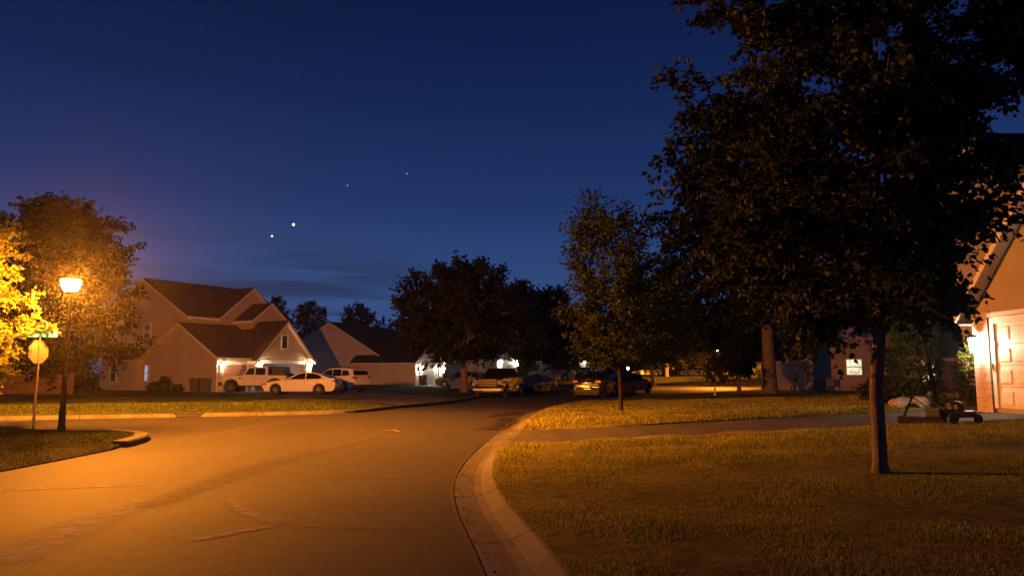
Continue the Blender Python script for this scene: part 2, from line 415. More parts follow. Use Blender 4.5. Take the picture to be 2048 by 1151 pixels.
def region(name, boundary, zf, step, mat, label=None, kind='structure', skirt=.12, zoff=0, parent=None):
    B = [Vector((float(p[0]), float(p[1]))) for p in boundary]
    xs = [p.x for p in B]; ys = [p.y for p in B]
    pts = list(B); n = len(B)
    BA = np.array([(p.x, p.y) for p in B]); BC = np.vstack([BA, BA[:1]])
    gx, gy = np.meshgrid(np.arange(min(xs), max(xs), step), np.arange(min(ys), max(ys), step))
    gx = gx.ravel() + np.random.RandomState(1).uniform(-.2, .2, gx.size)*step; gy = gy.ravel() + np.random.RandomState(2).uniform(-.2, .2, gy.size)*step
    inside = np.zeros(gx.shape, bool); j = n-1
    for i in range(n):
        xi, yi = BA[i]; xj, yj = BA[j]
        c = ((yi > gy) != (yj > gy)) & (gx < (xj-xi)*(gy-yi)/((yj-yi) if yj != yi else 1e-9)+xi)
        inside ^= c; j = i
    dd = dist_poly(gx, gy, BC)
    k = inside & (dd > step*.35)
    pts += [Vector((float(a), float(b))) for a, b in zip(gx[k], gy[k])]
    vs, es, fs, *_ = delaunay_2d_cdt(pts, [], [list(range(n))], 1, 1e-5)
    A = np.array([(v.x, v.y) for v in vs])
    Z = zf(A[:, 0], A[:, 1]) + zoff
    V = [(A[i, 0], A[i, 1], float(Z[i])) for i in range(len(A))]
    F = [tuple(f) for f in fs]
    if skirt:
        b0 = len(V); bz = zf(BA[:, 0], BA[:, 1]) + zoff
        V += [(BA[i, 0], BA[i, 1], float(bz[i])) for i in range(n)] + [(BA[i, 0], BA[i, 1], float(bz[i])-skirt) for i in range(n)]
        F += [(b0+i, b0+(i+1) % n, b0+n+(i+1) % n, b0+n+i) for i in range(n)]
    mb = MB(); mb.v = V; mb.f = F
    o = mb.build(name, mat, parent)
    o.data.polygons.foreach_set('use_smooth', [True]*len(o.data.polygons))
    return tag(o, label, kind=kind)

# ------------------------------------------------------------------ setting
mb = MB(); mb.quad((-900,-300,-.12),(900,-300,-.12),(900,1500,-.12),(-900,1500,-.12))
tag(mb.build('ground', M['turf']), kind='structure')
road_poly = [(-60,-12)] + [(2.2,-12)] + [tuple(p) for p in RK[1:]] + [(75,110),(-60,110)]
region('road', road_poly, lambda x, y: np.zeros(np.shape(x)), 6, M['asphalt'], skirt=0)

kb = {y: RKB[np.argmin(abs(RKB[:, 1]-y) + (RKB[:, 1] > 70)*99)] for y in (16.45, 20.85)}
i0 = int(np.argmin(abs(RKB[:120, 1]-16.45))); i1 = int(np.argmin(abs(RKB[:160, 1]-20.85)))
region('near_lawn', [tuple(p) for p in RKB[:i0+1]] + [(3,16.55),(6.5,16.5),(9.9,16.5),(12.4,14.1),(40,14.1),(40,-12)], zright, .7, M['turf'])
region('driveway', [tuple(p) for p in RKB[i0:i1+1]] + [(3.8,20.9),(7,21.2),(10.5,21.2),(12.6,20.7),(12.6,14.15),(9.93,16.52),(6.5,16.52),(3,16.57)], zdrive, .8, M['drive'], skirt=.0)
region('far_lawn', [tuple(p) for p in RKB[i1:]] + [(75,20),(40,20),(12.6,20.72),(10.5,21.22),(7,21.22),(3.8,20.92)], zright, 1.3, M['turf'])
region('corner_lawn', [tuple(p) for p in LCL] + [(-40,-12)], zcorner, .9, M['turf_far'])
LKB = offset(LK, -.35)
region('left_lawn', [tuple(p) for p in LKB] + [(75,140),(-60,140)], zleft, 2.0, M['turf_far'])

def kerb(name, C, prof, seg_len, z_at=None, gap=.018, side=1, mat='concrete'):
    """concrete kerb poured in lengths with open joints between them"""
    s = np.concatenate([[0], np.cumsum(np.linalg.norm(np.diff(C, axis=0), axis=1))])
    mbk = MB(); a = 0.0; rr = random.Random(len(C))
    while a < s[-1]-.2:
        b = min(a+seg_len*(1+rr.uniform(-.04, .04)), s[-1])
        q = np.linspace(a+gap/2, b-gap/2, 7)
        X = np.interp(q, s, C[:, 0]); Y = np.interp(q, s, C[:, 1])
        cc = np.stack([X, Y], 1); tg = np.gradient(cc, axis=0); tg /= np.linalg.norm(tg, axis=1)[:, None]
        nr = np.stack([tg[:, 1], -tg[:, 0]], 1)*side
        vs = []; m = len(prof); dz = rr.uniform(-.004, .004)
        for i in range(7):
            k = 1 if z_at is None else z_at(Y[i])
            for (d, z) in prof:
                vs.append((X[i]+nr[i, 0]*d, Y[i]+nr[i, 1]*d, (z if z <= .02 else .02+(z-.02)*k)+dz))
        fs = [(i*m+j, i*m+j+1, (i+1)*m+j+1, (i+1)*m+j) for i in range(6) for j in range(m-1)]
        fs += [tuple(range(m)), tuple(range(6*m, 7*m))]
        mbk.add(vs, fs); a = b
    return mbk.build(name, M[mat])
PR = [(0,-.1),(0,.006),(.30,.010),(.40,.03),(.50,.075),(.57,.112),(.62,.122),(.62,-.1)]
tag(kerb('kerb', RK, PR, 2.75, lambda y: float((hk(y)-.02)/.10)), kind='structure')
tag(kerb('kerb_far', LK, [(0,-.1),(0,.10),(.03,.13),(.36,.135),(.36,-.1)], 3.0, side=-1, mat='old_concrete'), kind='structure')
tag(kerb('kerb_corner', LC[(LC[:, 1] > 16.2) & (LC[:, 0] > -10.6)], [(0,-.1),(0,.10),(.03,.13),(.33,.135),(.33,-.1)], 3.0, side=-1, mat='old_concrete'), kind='structure')
# dirt seam between asphalt and gutter
sm = MB(); rr = random.Random(3)
cA = offset(RK, -.025); cB = offset(RK, .012)
for i in range(len(RK)-1):
    w0 = rr.uniform(-.02, .02)
    sm.quad((cA[i,0]-w0,cA[i,1],.0085),(cB[i,0],cB[i,1],.0105),(cB[i+1,0],cB[i+1,1],.0105),(cA[i+1,0]-w0,cA[i+1,1],.0085))
tag(sm.build('road_seam', M['crack']), kind='structure')

def ribbon(name, pts, w, mat, z=.006):
    C = spline(pts, .05); n = len(C)
    if not hasattr(w, '__len__'): w = [w, w]
    W = np.interp(np.linspace(0, 1, n), np.linspace(0, 1, len(w)), w)
    tg = np.gradient(C, axis=0); tg /= np.linalg.norm(tg, axis=1)[:, None]; nr = np.stack([tg[:, 1], -tg[:, 0]], 1)
    K = [-1, -.5, 0, .5, 1]; V = []; E = []
    for i in range(n):
        for k in K:
            V.append((C[i,0]+nr[i,0]*k*W[i], C[i,1]+nr[i,1]*k*W[i], z)); E.append((1-abs(k))**.5*min(1, i/4, (n-1-i)/4))
    F = [(i*5+j, i*5+j+1, (i+1)*5+j+1, (i+1)*5+j) for i in range(n-1) for j in range(4)]
    mb = MB(); mb.v = V; mb.f = F; me = bpy.data.meshes.new(name); me.from_pydata(V, [], F)
    at = me.attributes.new('edge', 'FLOAT', 'POINT'); at.data.foreach_set('value', E)
    o = bpy.data.objects.new(name, me); COL.objects.link(o); me.materials.append(mat)
    return tag(o, kind='structure')

FPX = 1509.6
def gp(u, v, z=0.0):
    """ground point seen at photo pixel u, v at height z"""
    d = (1.6-z)*FPX/(v-745.0); return ((u-1024)/FPX*d, d)
G = gp
ribbon('road_marking', [G(462,990), G(492,1008), G(530,1026), G(575,1040)], [.10,.19,.15,.08], M['scuff'])
ribbon('road_marking', [G(575,1040), G(500,1052), G(440,1063), G(385,1075)], [.08,.10,.11,.06], M['scuff'], .0072)
ribbon('road_marking', [G(-30,978), G(90,972), G(200,968), G(312,965)], [.05,.10,.09,.04], M['salt'])
ribbon('road_marking', [G(30,1120), G(110,1075), G(190,1038), G(330,990)], [.25,.45,.35,.2], M['salt'], .0072)
ribbon('road_marking', [G(300,1010), G(430,962), G(560,920), G(760,868)], [.3,.4,.4,.2], M['faint'], .0084)
ribbon('road_marking', [G(660,952), G(750,953), G(842,954)], [.02,.03,.02], M['sealant'])
ribbon('road_marking', [G(560,1040), G(690,1047), G(860,1047)], [.012,.03,.015], M['sealant'], .0096)
ribbon('road_marking', [G(752,838), G(790,837)], [.06,.09], M['sealant'])
ribbon('road_marking', [G(420,868), G(520,850), G(640,836)], [.2,.3,.2], M['faint'])
ribbon('road_marking', [(-.2,27.2),(-.15,23.5),(-.75,21.2)], [.35,.6,.5], M['patch'], .0072)  # darker stretches of asphalt beside the kerb
ribbon('road_marking', [(.3,31.0),(-.35,28.8),(-.9,27.6)], [.3,.55,.3], M['patch'], .0084)
ribbon('road_marking', [G(270,1003), G(292,1003)], [.05,.06], M['salt'], .0096)

def zr(x, y): return float(zright(np.array([x]), np.array([y]))[0])
def zl(x, y): return float(zleft(np.array([x]), np.array([y]))[0])

# driveways of the far side
region('driveway_far', [(-20.9,55.6),(-16.9,62.4),(-12.5,58),(-8,50),(-2.75,42.6),(-3.3,40),(-4.1,37),(-5.0,34.6),(-8,36.5),(-13,41),(-18.5,49)], zleft, 2, M['drive'], skirt=0, zoff=.012)
region('driveway_beyond', [(-10.3,77.5),(-7.2,86.5),(.5,74),(3.6,68.2),(1.4,63.0),(-.6,62.5),(-4.5,66)], zleft, 2, M['walk'], skirt=0, zoff=.012)
region('driveway_end', [(-2,95),(1.2,101),(10,92),(14,83.2),(10.2,78.5),(6,80)], zleft, 2, M['drive'], skirt=0, zoff=.012)
mb = MB()
for yy0, yy1, xx0, xx1 in ((16.6, 20.8, 5.0, 5.02), (16.6, 21.1, 8.4, 8.42)):
    z0 = float(zdrive(np.array([xx0]), np.array([18.])).item())+.004
    n = 12
    for i in range(n):
        a = yy0+(yy1-yy0)*i/n; b = yy0+(yy1-yy0)*(i+1)/n
        za, zb2 = [float(zdrive(np.array([xx0]), np.array([q])).item())+.004 for q in (a, b)]
        mb.quad((xx0-.015,a,za),(xx1+.015,a,za),(xx1+.015,b,zb2),(xx0-.015,b,zb2))
tag(mb.build('driveway_joint', M['crack']), kind='structure')

# ------------------------------------------------------------------ grass
def grass(name, xs, ys, zf, h, w, mat, seed):
    rs = np.random.RandomState(seed); n = len(xs)
    z = zf(xs, ys)
    az = rs.uniform(0, 2*PI, n); lean = np.abs(rs.normal(0, .55, n)); H = h*rs.uniform(.5, 1.25, n)
    la = rs.uniform(0, 2*PI, n); W = w*rs.uniform(.7, 1.4, n)
    bx, by = np.cos(az)*W, np.sin(az)*W
    V = np.zeros((n, 3, 3)); z = z-.005
    V[:, 0] = np.stack([xs-bx, ys-by, z], 1); V[:, 1] = np.stack([xs+bx, ys+by, z], 1)
    V[:, 2] = np.stack([xs+np.cos(la)*lean*H, ys+np.sin(la)*lean*H, z+H*np.cos(np.clip(lean, 0, 1.2))], 1)
    F = np.arange(n*3).reshape(n, 3)
    o = np_mesh(name, V.reshape(-1, 3), F, mat)
    return tag(o, kind='stuff')
def clump(x, y, rs):
    f = np.zeros(len(x))
    for k in range(9):
        a = rs.uniform(0, 2*PI); q = rs.uniform(1.2, 6.5)
        f += np.sin((np.cos(a)*x+np.sin(a)*y)*q + rs.uniform(0, 6))/9*1.6
    return f
def in_view(x, y, m=.4): return (x < .71*y+m)
rs = np.random.RandomState(5)
N = 520000
yy = 3.4 + (16.5-3.4)*rs.uniform(0, 1, N)**1.25; xx = rs.uniform(-.6, 12.6, N)
kxb = np.interp(yy, RKB[:70, 1], RKB[:70, 0])
keep = (xx > kxb-.03) & in_view(xx, yy) & ((xx < 9.9) | (yy < 16.5-(xx-9.9)*.96))
xx, yy = xx[keep], yy[keep]
cl = clump(xx, yy, rs); dens = np.clip(.62+.75*cl, .12, 1)*np.clip(1.15-(yy-4)*.045, .5, 1)
keep = rs.uniform(0, 1, len(xx)) < dens; xx, yy, cl = xx[keep], yy[keep], cl[keep]
grass('grass', xx, yy, zright, (.026+.03*sstep(10, 15, yy))*(1+.8*np.clip(cl, -.5, 1)), .0034*(1+yy*.07), M['blade'], 11)
N = 130000
yy = rs.uniform(20.9, 40, N); xx = rs.uniform(-.5, 26, N)
kxb = np.interp(yy, RKB[:110, 1], RKB[:110, 0]); keep = (xx > kxb-.03) & in_view(xx, yy) & ~((xx > 10.4) & (yy < 21.3))
keep &= rs.uniform(0, 1, N) < np.clip(1.5-(yy-20)*.06, .25, 1)
xx, yy = xx[keep], yy[keep]; cl = clump(xx, yy, rs)
grass('grass', xx, yy, zright, .06*(1+.6*np.clip(cl, -.6, 1)), .011, M['blade'], 12)
N = 60000
yy = rs.uniform(9, 21.4, N); xx = rs.uniform(-17, -8.25, N)
LCB = offset(LC, -.32)
xe = np.interp(yy, LCB[:60, 1], LCB[:60, 0]); ye = np.interp(-xx, -LCB[::1, 0][np.argsort(-LCB[:, 0])], LCB[:, 1][np.argsort(-LCB[:, 0])])
keep = (xx < -8.3) & ~((yy > 17) & (yy > 18.9+(-9.3-xx)*.9)) & (yy < 20.75+.35*np.clip((-12.3-xx)/2.4, 0, 1)) & (xx > -.72*yy)
keep &= dist_poly(xx, yy, LC) > np.where((yy > 16.4) & (xx > -10.3), .3, .02)
xx, yy = xx[keep], yy[keep]; cl = clump(xx, yy, rs)
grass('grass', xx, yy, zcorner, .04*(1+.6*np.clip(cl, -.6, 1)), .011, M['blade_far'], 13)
N = 60000
xx = rs.uniform(-24, -2, N); yy = rs.uniform(24, 44, N)
ky = np.interp(xx, LKB[:110, 0], LKB[:110, 1])
keep = (yy > ky) & (xx > -.72*yy) & ~((xx > -13.5) & (yy > 36.5+(xx+8)*-.8) & (yy > 34.8)) & (dist_poly(xx, yy, LK) > .36)
xx, yy = xx[keep], yy[keep]; cl = clump(xx, yy, rs)
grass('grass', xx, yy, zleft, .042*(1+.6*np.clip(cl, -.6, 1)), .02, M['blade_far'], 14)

# ------------------------------------------------------------------ trees
def leaf_mesh(name, base, axis, L, W, mat, parent, rs, fold=.25):
    n = len(base); A = axis/np.linalg.norm(axis, axis=1)[:, None]
    rnd = rs.normal(0, 1, (n, 3)); S = np.cross(A, rnd); S /= np.linalg.norm(S, axis=1)[:, None] + 1e-9
    Nn = np.cross(A, S); L = L[:, None]; W = W[:, None]
    V = np.zeros((n, 4, 3))
    V[:, 0] = base; V[:, 1] = base + A*L*.42 + S*W*.5 + Nn*W*fold; V[:, 2] = base + A*L; V[:, 3] = base + A*L*.42 - S*W*.5 + Nn*W*fold
    idx = np.arange(n)[:, None]*4
    F = np.concatenate([idx+np.array([[0, 2, 1]]), idx+np.array([[0, 3, 2]])], 1).reshape(-1, 3)
    return np_mesh(name, V.reshape(-1, 3), F, mat, parent)

def tree(name, label, loc, H, cb, env, trunk_r, mat, bark, seed, nl=26, ns=7, nt=5, nlf=12, leaf=.12, up=(.2, .8), twig=.6, droop=.25,
         group=None, cat='tree', lean=(0, 0), fork=None, aspect=.6, inner=.25, clumpy=.55, forks=1):
    """trunk with limbs > sub-branches > twigs that carry the leaves; env(t) is the crown radius at t = 0..1 up the crown"""
    rs = np.random.RandomState(seed)
    root = empty(name, loc, 0, label, cat, group)
    tb = MB(); top = H*.93
    hs = np.linspace(0, top, 9); tp = []
    wob = rs.normal(0, .012, (9, 2)).cumsum(0)*H*.35
    for i, h in enumerate(hs):
        lf_ = max(0, h-cb*1.1)/(H-cb*1.1)
        tp.append(Vector((lean[0]*lf_+wob[i, 0]*(h > cb*.6), lean[1]*lf_+wob[i, 1]*(h > cb*.6), h)))
    rad = [trunk_r*(1.35 if i == 0 else 1)*(1-.9*(h/top)**.9)+.008 for i, h in enumerate(hs)]
    tp = [Vector((tp[0].x, tp[0].y, -.15))] + [tp[0].lerp(tp[1], .12)] + tp[1:]
    rad = [rad[0]*1.25, trunk_r*1.02] + rad[1:]
    tb.tube(tp, rad, 10)
    def at_h(h):
        i = min(7, max(0, int(h/top*8))); t = (h-hs[i])/(hs[i+1]-hs[i])
        a = tp[1+i] if i else Vector((lean[0]*0, lean[1]*0, 0)); b = tp[2+i]
        return a.lerp(b, t)
    tw0 = []; twd = []; twl = []
    az0 = rs.uniform(0, 6.28)
    for k in range(nl):
        f = (k+.5)/nl; t = f**.85
        zt = cb + (H-cb)*t                      # height where the limb's tip should reach
        az = az0 + k*2.39996 + rs.normal(0, .25)
        Rr = env(t, az)*(1 - .28*abs(rs.normal(0, .6)))
        el = up[0] + (up[1]-up[0])*t + rs.normal(0, .1)
        hb = max(cb*.75, min(top*.96, zt - Rr*math.tan(max(-.6, min(1.2, el)))))
        s = at_h(hb); d = Vector((math.cos(az), math.sin(az), 0))
        e = Vector((s.x, s.y, 0))*.6 + d*Rr + Vector((0, 0, zt))
        mid = s.lerp(e, .5) + Vector((0, 0, .10*Rr*(1 if el > 0 else -1))) + Vector(rs.normal(0, .05*Rr, 3))
        r0 = max(.012, trunk_r*.38*(1-.75*hb/H))
        tb.tube([s, s.lerp(mid, .5)+Vector((0, 0, .03*Rr)), mid, mid.lerp(e, .5), e], [r0, r0*.75, r0*.5, r0*.3, r0*.12+.004], 5, False)
        for j in range(ns):
            q = inner + (1-inner)*(j+rs.uniform(.2, 1))/ns; q = min(1, q)
            p = s.lerp(mid, q*2) if q < .5 else mid.lerp(e, q*2-1)
            a2 = az + rs.choice([-1, 1])*rs.uniform(.2, 1.35)
            l2 = Rr*rs.uniform(.22, .5)*(1.15-.5*q)
            d2 = Vector((math.cos(a2), math.sin(a2), math.tan(max(-.7, min(1.0, el*.8+rs.normal(0, .3)))))).normalized()
            e2 = p + d2*l2
            tb.tube([p, p.lerp(e2, .5), e2], [r0*.3+.003, r0*.2+.003, .004], 4, False)
            for m_ in range(nt):
                p3 = p.lerp(e2, rs.uniform(.2, 1)) if m_ else e2
                d3 = (d2*.9 + d*.35 + Vector(rs.normal(0, clumpy, 3))).normalized()
                tw0.append(p3); twd.append(d3); twl.append(twig*rs.uniform(.55, 1.3))
    # leader twigs
    for k in range(max(3, nl//5)):
        h = H*rs.uniform(.86, .96); s = at_h(min(h, top)); d3 = Vector((rs.normal(0, .45), rs.normal(0, .45), 1)).normalized()
        for m_ in range(3):
            tw0.append(s+d3*twig*m_*.4); twd.append((d3+Vector(rs.normal(0, .35, 3))).normalized()); twl.append(twig*rs.uniform(.7, 1.3))
    tb.build('trunk', bark, root, smooth=True)
    P0 = np.array([tuple(p) for p in tw0]); D = np.array([tuple(p) for p in twd]); LL = np.array(twl); n = len(P0)
    t = (np.arange(nlf)+.5)/nlf
    T = np.clip(t[None, :] + rs.normal(0, .08, (n, nlf)), 0.02, 1.05)
    pos = P0[:, None, :] + D[:, None, :]*(T*LL[:, None])[:, :, None]
    pos[:, :, 2] -= droop*LL[:, None]*T**2
    side = np.where(np.arange(nlf) % 2 == 0, 1, -1)[None, :, None]
    hz = np.stack([-D[:, 1], D[:, 0], np.zeros(n)], 1); hz /= np.linalg.norm(hz, axis=1)[:, None]+1e-6
    ax = D[:, None, :]*.55 + hz[:, None, :]*side*.75 + rs.normal(0, .38, (n, nlf, 3)); ax[:, :, 2] -= droop*1.3
    pos += rs.normal(0, leaf*.35, pos.shape)
    base = pos.reshape(-1, 3); ax = ax.reshape(-1, 3)
    L = leaf*rs.uniform(.65, 1.25, len(base))
    leaf_mesh('crown', base, ax, L, L*aspect, mat, root, rs)
    return root

def noisy(fn, seed, amp=.22, cut=None):
    r = random.Random(seed); ph = [r.uniform(0, 6.28) for _ in range(6)]
    def f(t, a): return fn(t)*(1 if not cut else cut(t, a))*(1 + amp*(.5*math.sin(2*a+ph[0]+3*t) + .35*math.sin(3*a+ph[1]-5*t) + .3*math.sin(5*a+ph[2]+9*t)))
    return f

def dome(r, low=.35, p=2.2, sh=.0):
    return lambda t: r*(max(0, 1-abs(2*t-1+sh)**p)**.5*(1-low)+low*min(1, (1-t)*4))

# near linden on the right
x, y = 4.68, 9.72
tree('linden_tree', 'young dark linden on the front lawn, its heavy crown filling the top right', (x, y, zr(x, y)), 9.2, 1.86,
     noisy(lambda t: np.interp(t, [0, .05, .12, .22, .4, .6, .8, 1], [.7, 1.55, 2.05, 2.25, 2.42, 2.35, 1.7, .5]), 3, .16, lambda t, a: 1-.58*max(0, math.cos(a))*(1 if t < .32 else max(0, 1-(t-.32)*5))), .088, M['leaf_linden'], M['bark'], 21,
     nl=70, ns=10, nt=7, nlf=19, leaf=.092, up=(.05, .95), twig=.42, droop=.35, inner=.12, aspect=.78)
# small tree on the far lawn
x, y = 3.85, 26.8
tree('young_tree', 'slender young tree with ragged upswept branches beyond the near driveway', (x, y, zr(x, y)), 7.1, 1.6,
     noisy(lambda t: np.interp(t, [0, .08, .3, .5, .75, .9, 1], [.8, 1.5, 1.75, 1.6, 1.4, 1.1, .5]), 9, .25), .075, M['leaf'], M['bark_dark'], 33,
     nl=48, ns=7, nt=4, nlf=11, leaf=.15, up=(.25, 1.15), twig=.85, lean=(-.7, 0), droop=.08, clumpy=.35, inner=.15, aspect=.6)
# big thick-trunked tree
x, y = 18.0, 52.8
tree('tall_tree', 'very tall dark tree with thick pale trunk behind the linden', (x, y, zr(x, y)), 20.5, 4.6,
     noisy(lambda t: np.interp(t, [0, .1, .3, .55, .8, 1], [4, 7.6, 8.2, 7.2, 5.2, 1.5]), 5, .2), .50, M['leaf_dark'], M['bark_pale'], 44,
     nl=48, ns=10, nt=6, nlf=11, leaf=.42, up=(-.05, .9), twig=1.3, droop=.3, inner=.15, aspect=.7)
# round maple on the left lawn
x, y = -3.5, 55.6
tree('maple_tree', 'broad round dark maple on the lawn beside the parked pickup', (x, y, zl(x, y)), 9.3, 2.7,
     noisy(lambda t: np.interp(t, [0, .08, .3, .55, .8, 1], [3.4, 5.2, 5.9, 5.5, 4.0, 1.4]), 12, .14), .30, M['leaf_maple'], M['bark'], 55,
     nl=46, ns=10, nt=6, nlf=10, leaf=.30, up=(-.05, .85), twig=.8, droop=.15, inner=.15, aspect=.75)
# tree behind the street lamp
x, y = -32.3, 52.5
tree('shade_tree', 'huge leafy tree behind the lit street lamp, tinged orange', (x, y, zl(x, y)), 13.2, .9,
     noisy(lambda t: np.interp(t, [0, .1, .3, .6, .85, 1], [1.8, 3.2, 5.3, 5.5, 3.9, 1.3]), 15, .16), .42, M['leaf_shade'], M['bark_dark'], 66,
     nl=60, ns=11, nt=6, nlf=11, leaf=.30, up=(-.1, .85), twig=1.0, droop=.15, inner=.15, aspect=.7)
# bright tree by the lamp
x, y = -15.85, 20.1
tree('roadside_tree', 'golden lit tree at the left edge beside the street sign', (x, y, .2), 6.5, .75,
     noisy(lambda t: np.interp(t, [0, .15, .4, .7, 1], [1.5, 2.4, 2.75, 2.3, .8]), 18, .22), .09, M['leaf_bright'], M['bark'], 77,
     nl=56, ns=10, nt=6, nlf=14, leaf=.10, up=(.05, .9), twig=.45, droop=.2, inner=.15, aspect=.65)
# smaller ones on the right
x, y = 13.0, 48.5
tree('sapling', 'thin sapling with white trunk guard on the far right lawn', (x, y, zr(x, y)), 2.5, .9,
     noisy(lambda t: np.interp(t, [0, .4, 1], [.5, .8, .2]), 4, .3), .025, M['leaf'], M['bark'], 5, nl=16, ns=4, nt=2, nlf=6, leaf=.2, up=(.4, 1), twig=.4)
g = MB(); g.lathe([(.075, -.05), (.07, .42), (.05, .5)], 10)
sap = bpy.data.objects['sapling']; g.build('trunk_guard', M['guard'], sap, smooth=True)
x, y = 16.2, 54.0
tree('lawn_tree', 'small dark tree with slim leaning trunk left of the thick trunk', (x, y, zr(x, y)), 3.7, 1.5,
     noisy(lambda t: np.interp(t, [0, .3, .7, 1], [.5, .8, .7, .3]), 41, .25), .16, M['leaf_dark'], M['bark'], 6, nl=22, ns=7, nt=4, nlf=8, leaf=.28, twig=.6)
x, y = 7.2, 72.0
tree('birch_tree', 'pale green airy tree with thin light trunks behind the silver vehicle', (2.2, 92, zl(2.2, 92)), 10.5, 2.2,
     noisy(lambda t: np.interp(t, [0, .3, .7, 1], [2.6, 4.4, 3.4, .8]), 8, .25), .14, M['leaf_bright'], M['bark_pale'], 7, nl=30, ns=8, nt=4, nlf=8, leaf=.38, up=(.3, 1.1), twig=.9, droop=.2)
tree('verge_tree', 'leafy green tree showing between the young tree and the tall dark tree', (15.4, 82.5, 0.3), 11, 2.0,
     noisy(lambda t: np.interp(t, [0, .3, .7, 1], [2.6, 4.6, 3.6, .8]), 28, .25), .2, M['leaf'], M['bark'], 8, nl=30, ns=8, nt=4, nlf=8, leaf=.4, up=(.1, 1.0), twig=.9, droop=.2)
tree('backyard_tree', 'dark tall tree directly behind the round maple, right of it', (4.0, 76, .4), 9.3, 2.0,
     noisy(lambda t: np.interp(t, [0, .3, .7, 1], [2.4, 3.6, 2.8, .8]), 38, .22), .25, M['leaf_dark'], M['bark'], 9, nl=30, ns=8, nt=5, nlf=8, leaf=.42, up=(.1, 1.0), twig=1.0, droop=.2)
for i_, (x, y, H_, w_, lab) in enumerate(((29.5, 80, 15, 7, 'dark background tree rising behind the left part of the cream house roof'), (42, 84, 17, 8, 'dark background tree behind the right end of the cream house'),
        (20.5, 100, 15, 6, 'dark background tree behind the lit lamp beyond the road bend'), (18.5, 36, 9.5, 3.6, 'dark tree between the linden trunk and the cream house roof'))):
    tree('background_tree', lab, (x, y, .4), H_, 3.6 if y > 50 else 3.4, noisy(lambda t, w_=w_: np.interp(t, [0, .3, .7, 1], [.6*w_, w_, .8*w_, .2*w_]), 60+i_, .2), .3, M['leaf_dark'], M['bark'], 160+i_, nl=34, ns=8, nt=5, nlf=8, leaf=.06*w_, up=(.1, 1), twig=.16*w_, aspect=.8)
# distant silhouettes behind the houses
def far_tree(name, label, u, vtop, Y, wpx, seed, conifer=False, mat='leaf_dark'):
    xx = (u-1024)/FPX*Y; top = 1.6 + (745-vtop)/FPX*Y; rr_ = wpx/2/FPX*Y
    f = (lambda t: rr_*(1.02-t)) if conifer else (lambda t: np.interp(t, [0, .3, .6, .85, 1], [.7*rr_, rr_, .95*rr_, .65*rr_, .2*rr_]))
    return tree(name, label, (xx, Y, .1), top, top*.22, noisy(f, seed, .2), rr_*.06, M[mat], M['bark_dark'], seed, nl=30, ns=7, nt=4, nlf=7, leaf=rr_*.11,
         up=(-.2, .1) if conifer else (.1, 1), twig=rr_*.2, droop=.2, aspect=.8)
far_tree('background_tree', 'dark tree rising just behind the right end of the large tan roof', 546, 592, 92, 60, 101)
far_tree('background_tree', 'rounded dark tree on the skyline between the two left houses', 612, 606, 100, 84, 102)
far_tree('spruce_tree', 'small pointed dark conifer between two round skyline trees', 646, 612, 104, 34, 103, True)
far_tree('background_tree', 'wide dark skyline tree above the second house roof', 712, 611, 112, 92, 104)
far_tree('spruce_tree', 'tiny pointed conifer just left of the round maple', 765, 630, 118, 22, 105, True)
far_tree('background_tree', 'dark tree behind the right roof slope of the second house', 795, 640, 112, 60, 106)

# dark wood beyond the bend of the road
rs = np.random.RandomState(77); mbw = MB(); bs = []; axs = []; Ls = []
for k in range(70):
    cx = rs.uniform(-6, 95); cy = 126 + rs.uniform(0, 30) + abs(cx-30)*.1; hh = rs.uniform(9, 15); rr_ = rs.uniform(3, 5)
    mbw.tube([(cx, cy, 0), (cx, cy, hh*.7)], [.25, .08], 5)
    n = 520; d = rs.normal(0, 1, (n, 3)); d /= np.linalg.norm(d, axis=1)[:, None]
    q = d*np.array([rr_, rr_, hh*.47])*rs.uniform(.55, 1.05, n)[:, None]; q[:, 2] += hh*.53
    q[:, 2] = np.maximum(q[:, 2], .4)
    bs.append(q+np.array([cx, cy, 0])); axs.append(d+rs.normal(0, .5, (n, 3))); Ls.append(rs.uniform(.6, 1.4, n))
n = 6000; q = np.stack([rs.uniform(-8, 100, n), rs.uniform(122, 126, n), rs.uniform(.8, 4.2, n)], 1)
bs.append(q); axs.append(rs.normal(0, 1, (n, 3))); Ls.append(rs.uniform(.5, 1.2, n))
o = leaf_mesh('treeline', np.concatenate(bs), np.concatenate(axs), np.concatenate(Ls), np.concatenate(Ls)*.8, M['leaf_dark'], None, rs)
tag(o, 'dark mass of woodland closing off the far end of the road', 'woodland', kind='stuff')

# ------------------------------------------------------------------ shrubs
def shrub(label, loc, r, seed, mat='leaf_dark', leaf=.1, n=1400, name='shrub', group=None):
    rs = np.random.RandomState(seed); root = empty(name, loc, 0, label, 'shrub', group)
    st = MB()
    for k in range(6):
        a = k*1.05; st.tube([(0, 0, -.1), (math.cos(a)*r[0]*.3, math.sin(a)*r[1]*.3, r[2]*.7), (math.cos(a)*r[0]*.6, math.sin(a)*r[1]*.6, r[2]*1.4)], [.02, .015, .006], 4)
    st.build('stem', M['bark'], root)
    d = rs.normal(0, 1, (n, 3)); d /= np.linalg.norm(d, axis=1)[:, None]
    lump = 1 + .18*np.sin(d[:, 0]*5+seed)*np.sin(d[:, 1]*4+1.3*seed) + .1*np.sin(d[:, 2]*9)
    q = d*np.array(r)*(rs.uniform(.2, 1, n)**.4*lump)[:, None]; q[:, 2] = np.maximum(q[:, 2]+r[2]*.9, .02)
    L = leaf*rs.uniform(.6, 1.3, n)
    leaf_mesh('foliage', q, d+rs.normal(0, .6, (n, 3)), L, L*.65, M[mat], root, rs)
    return root

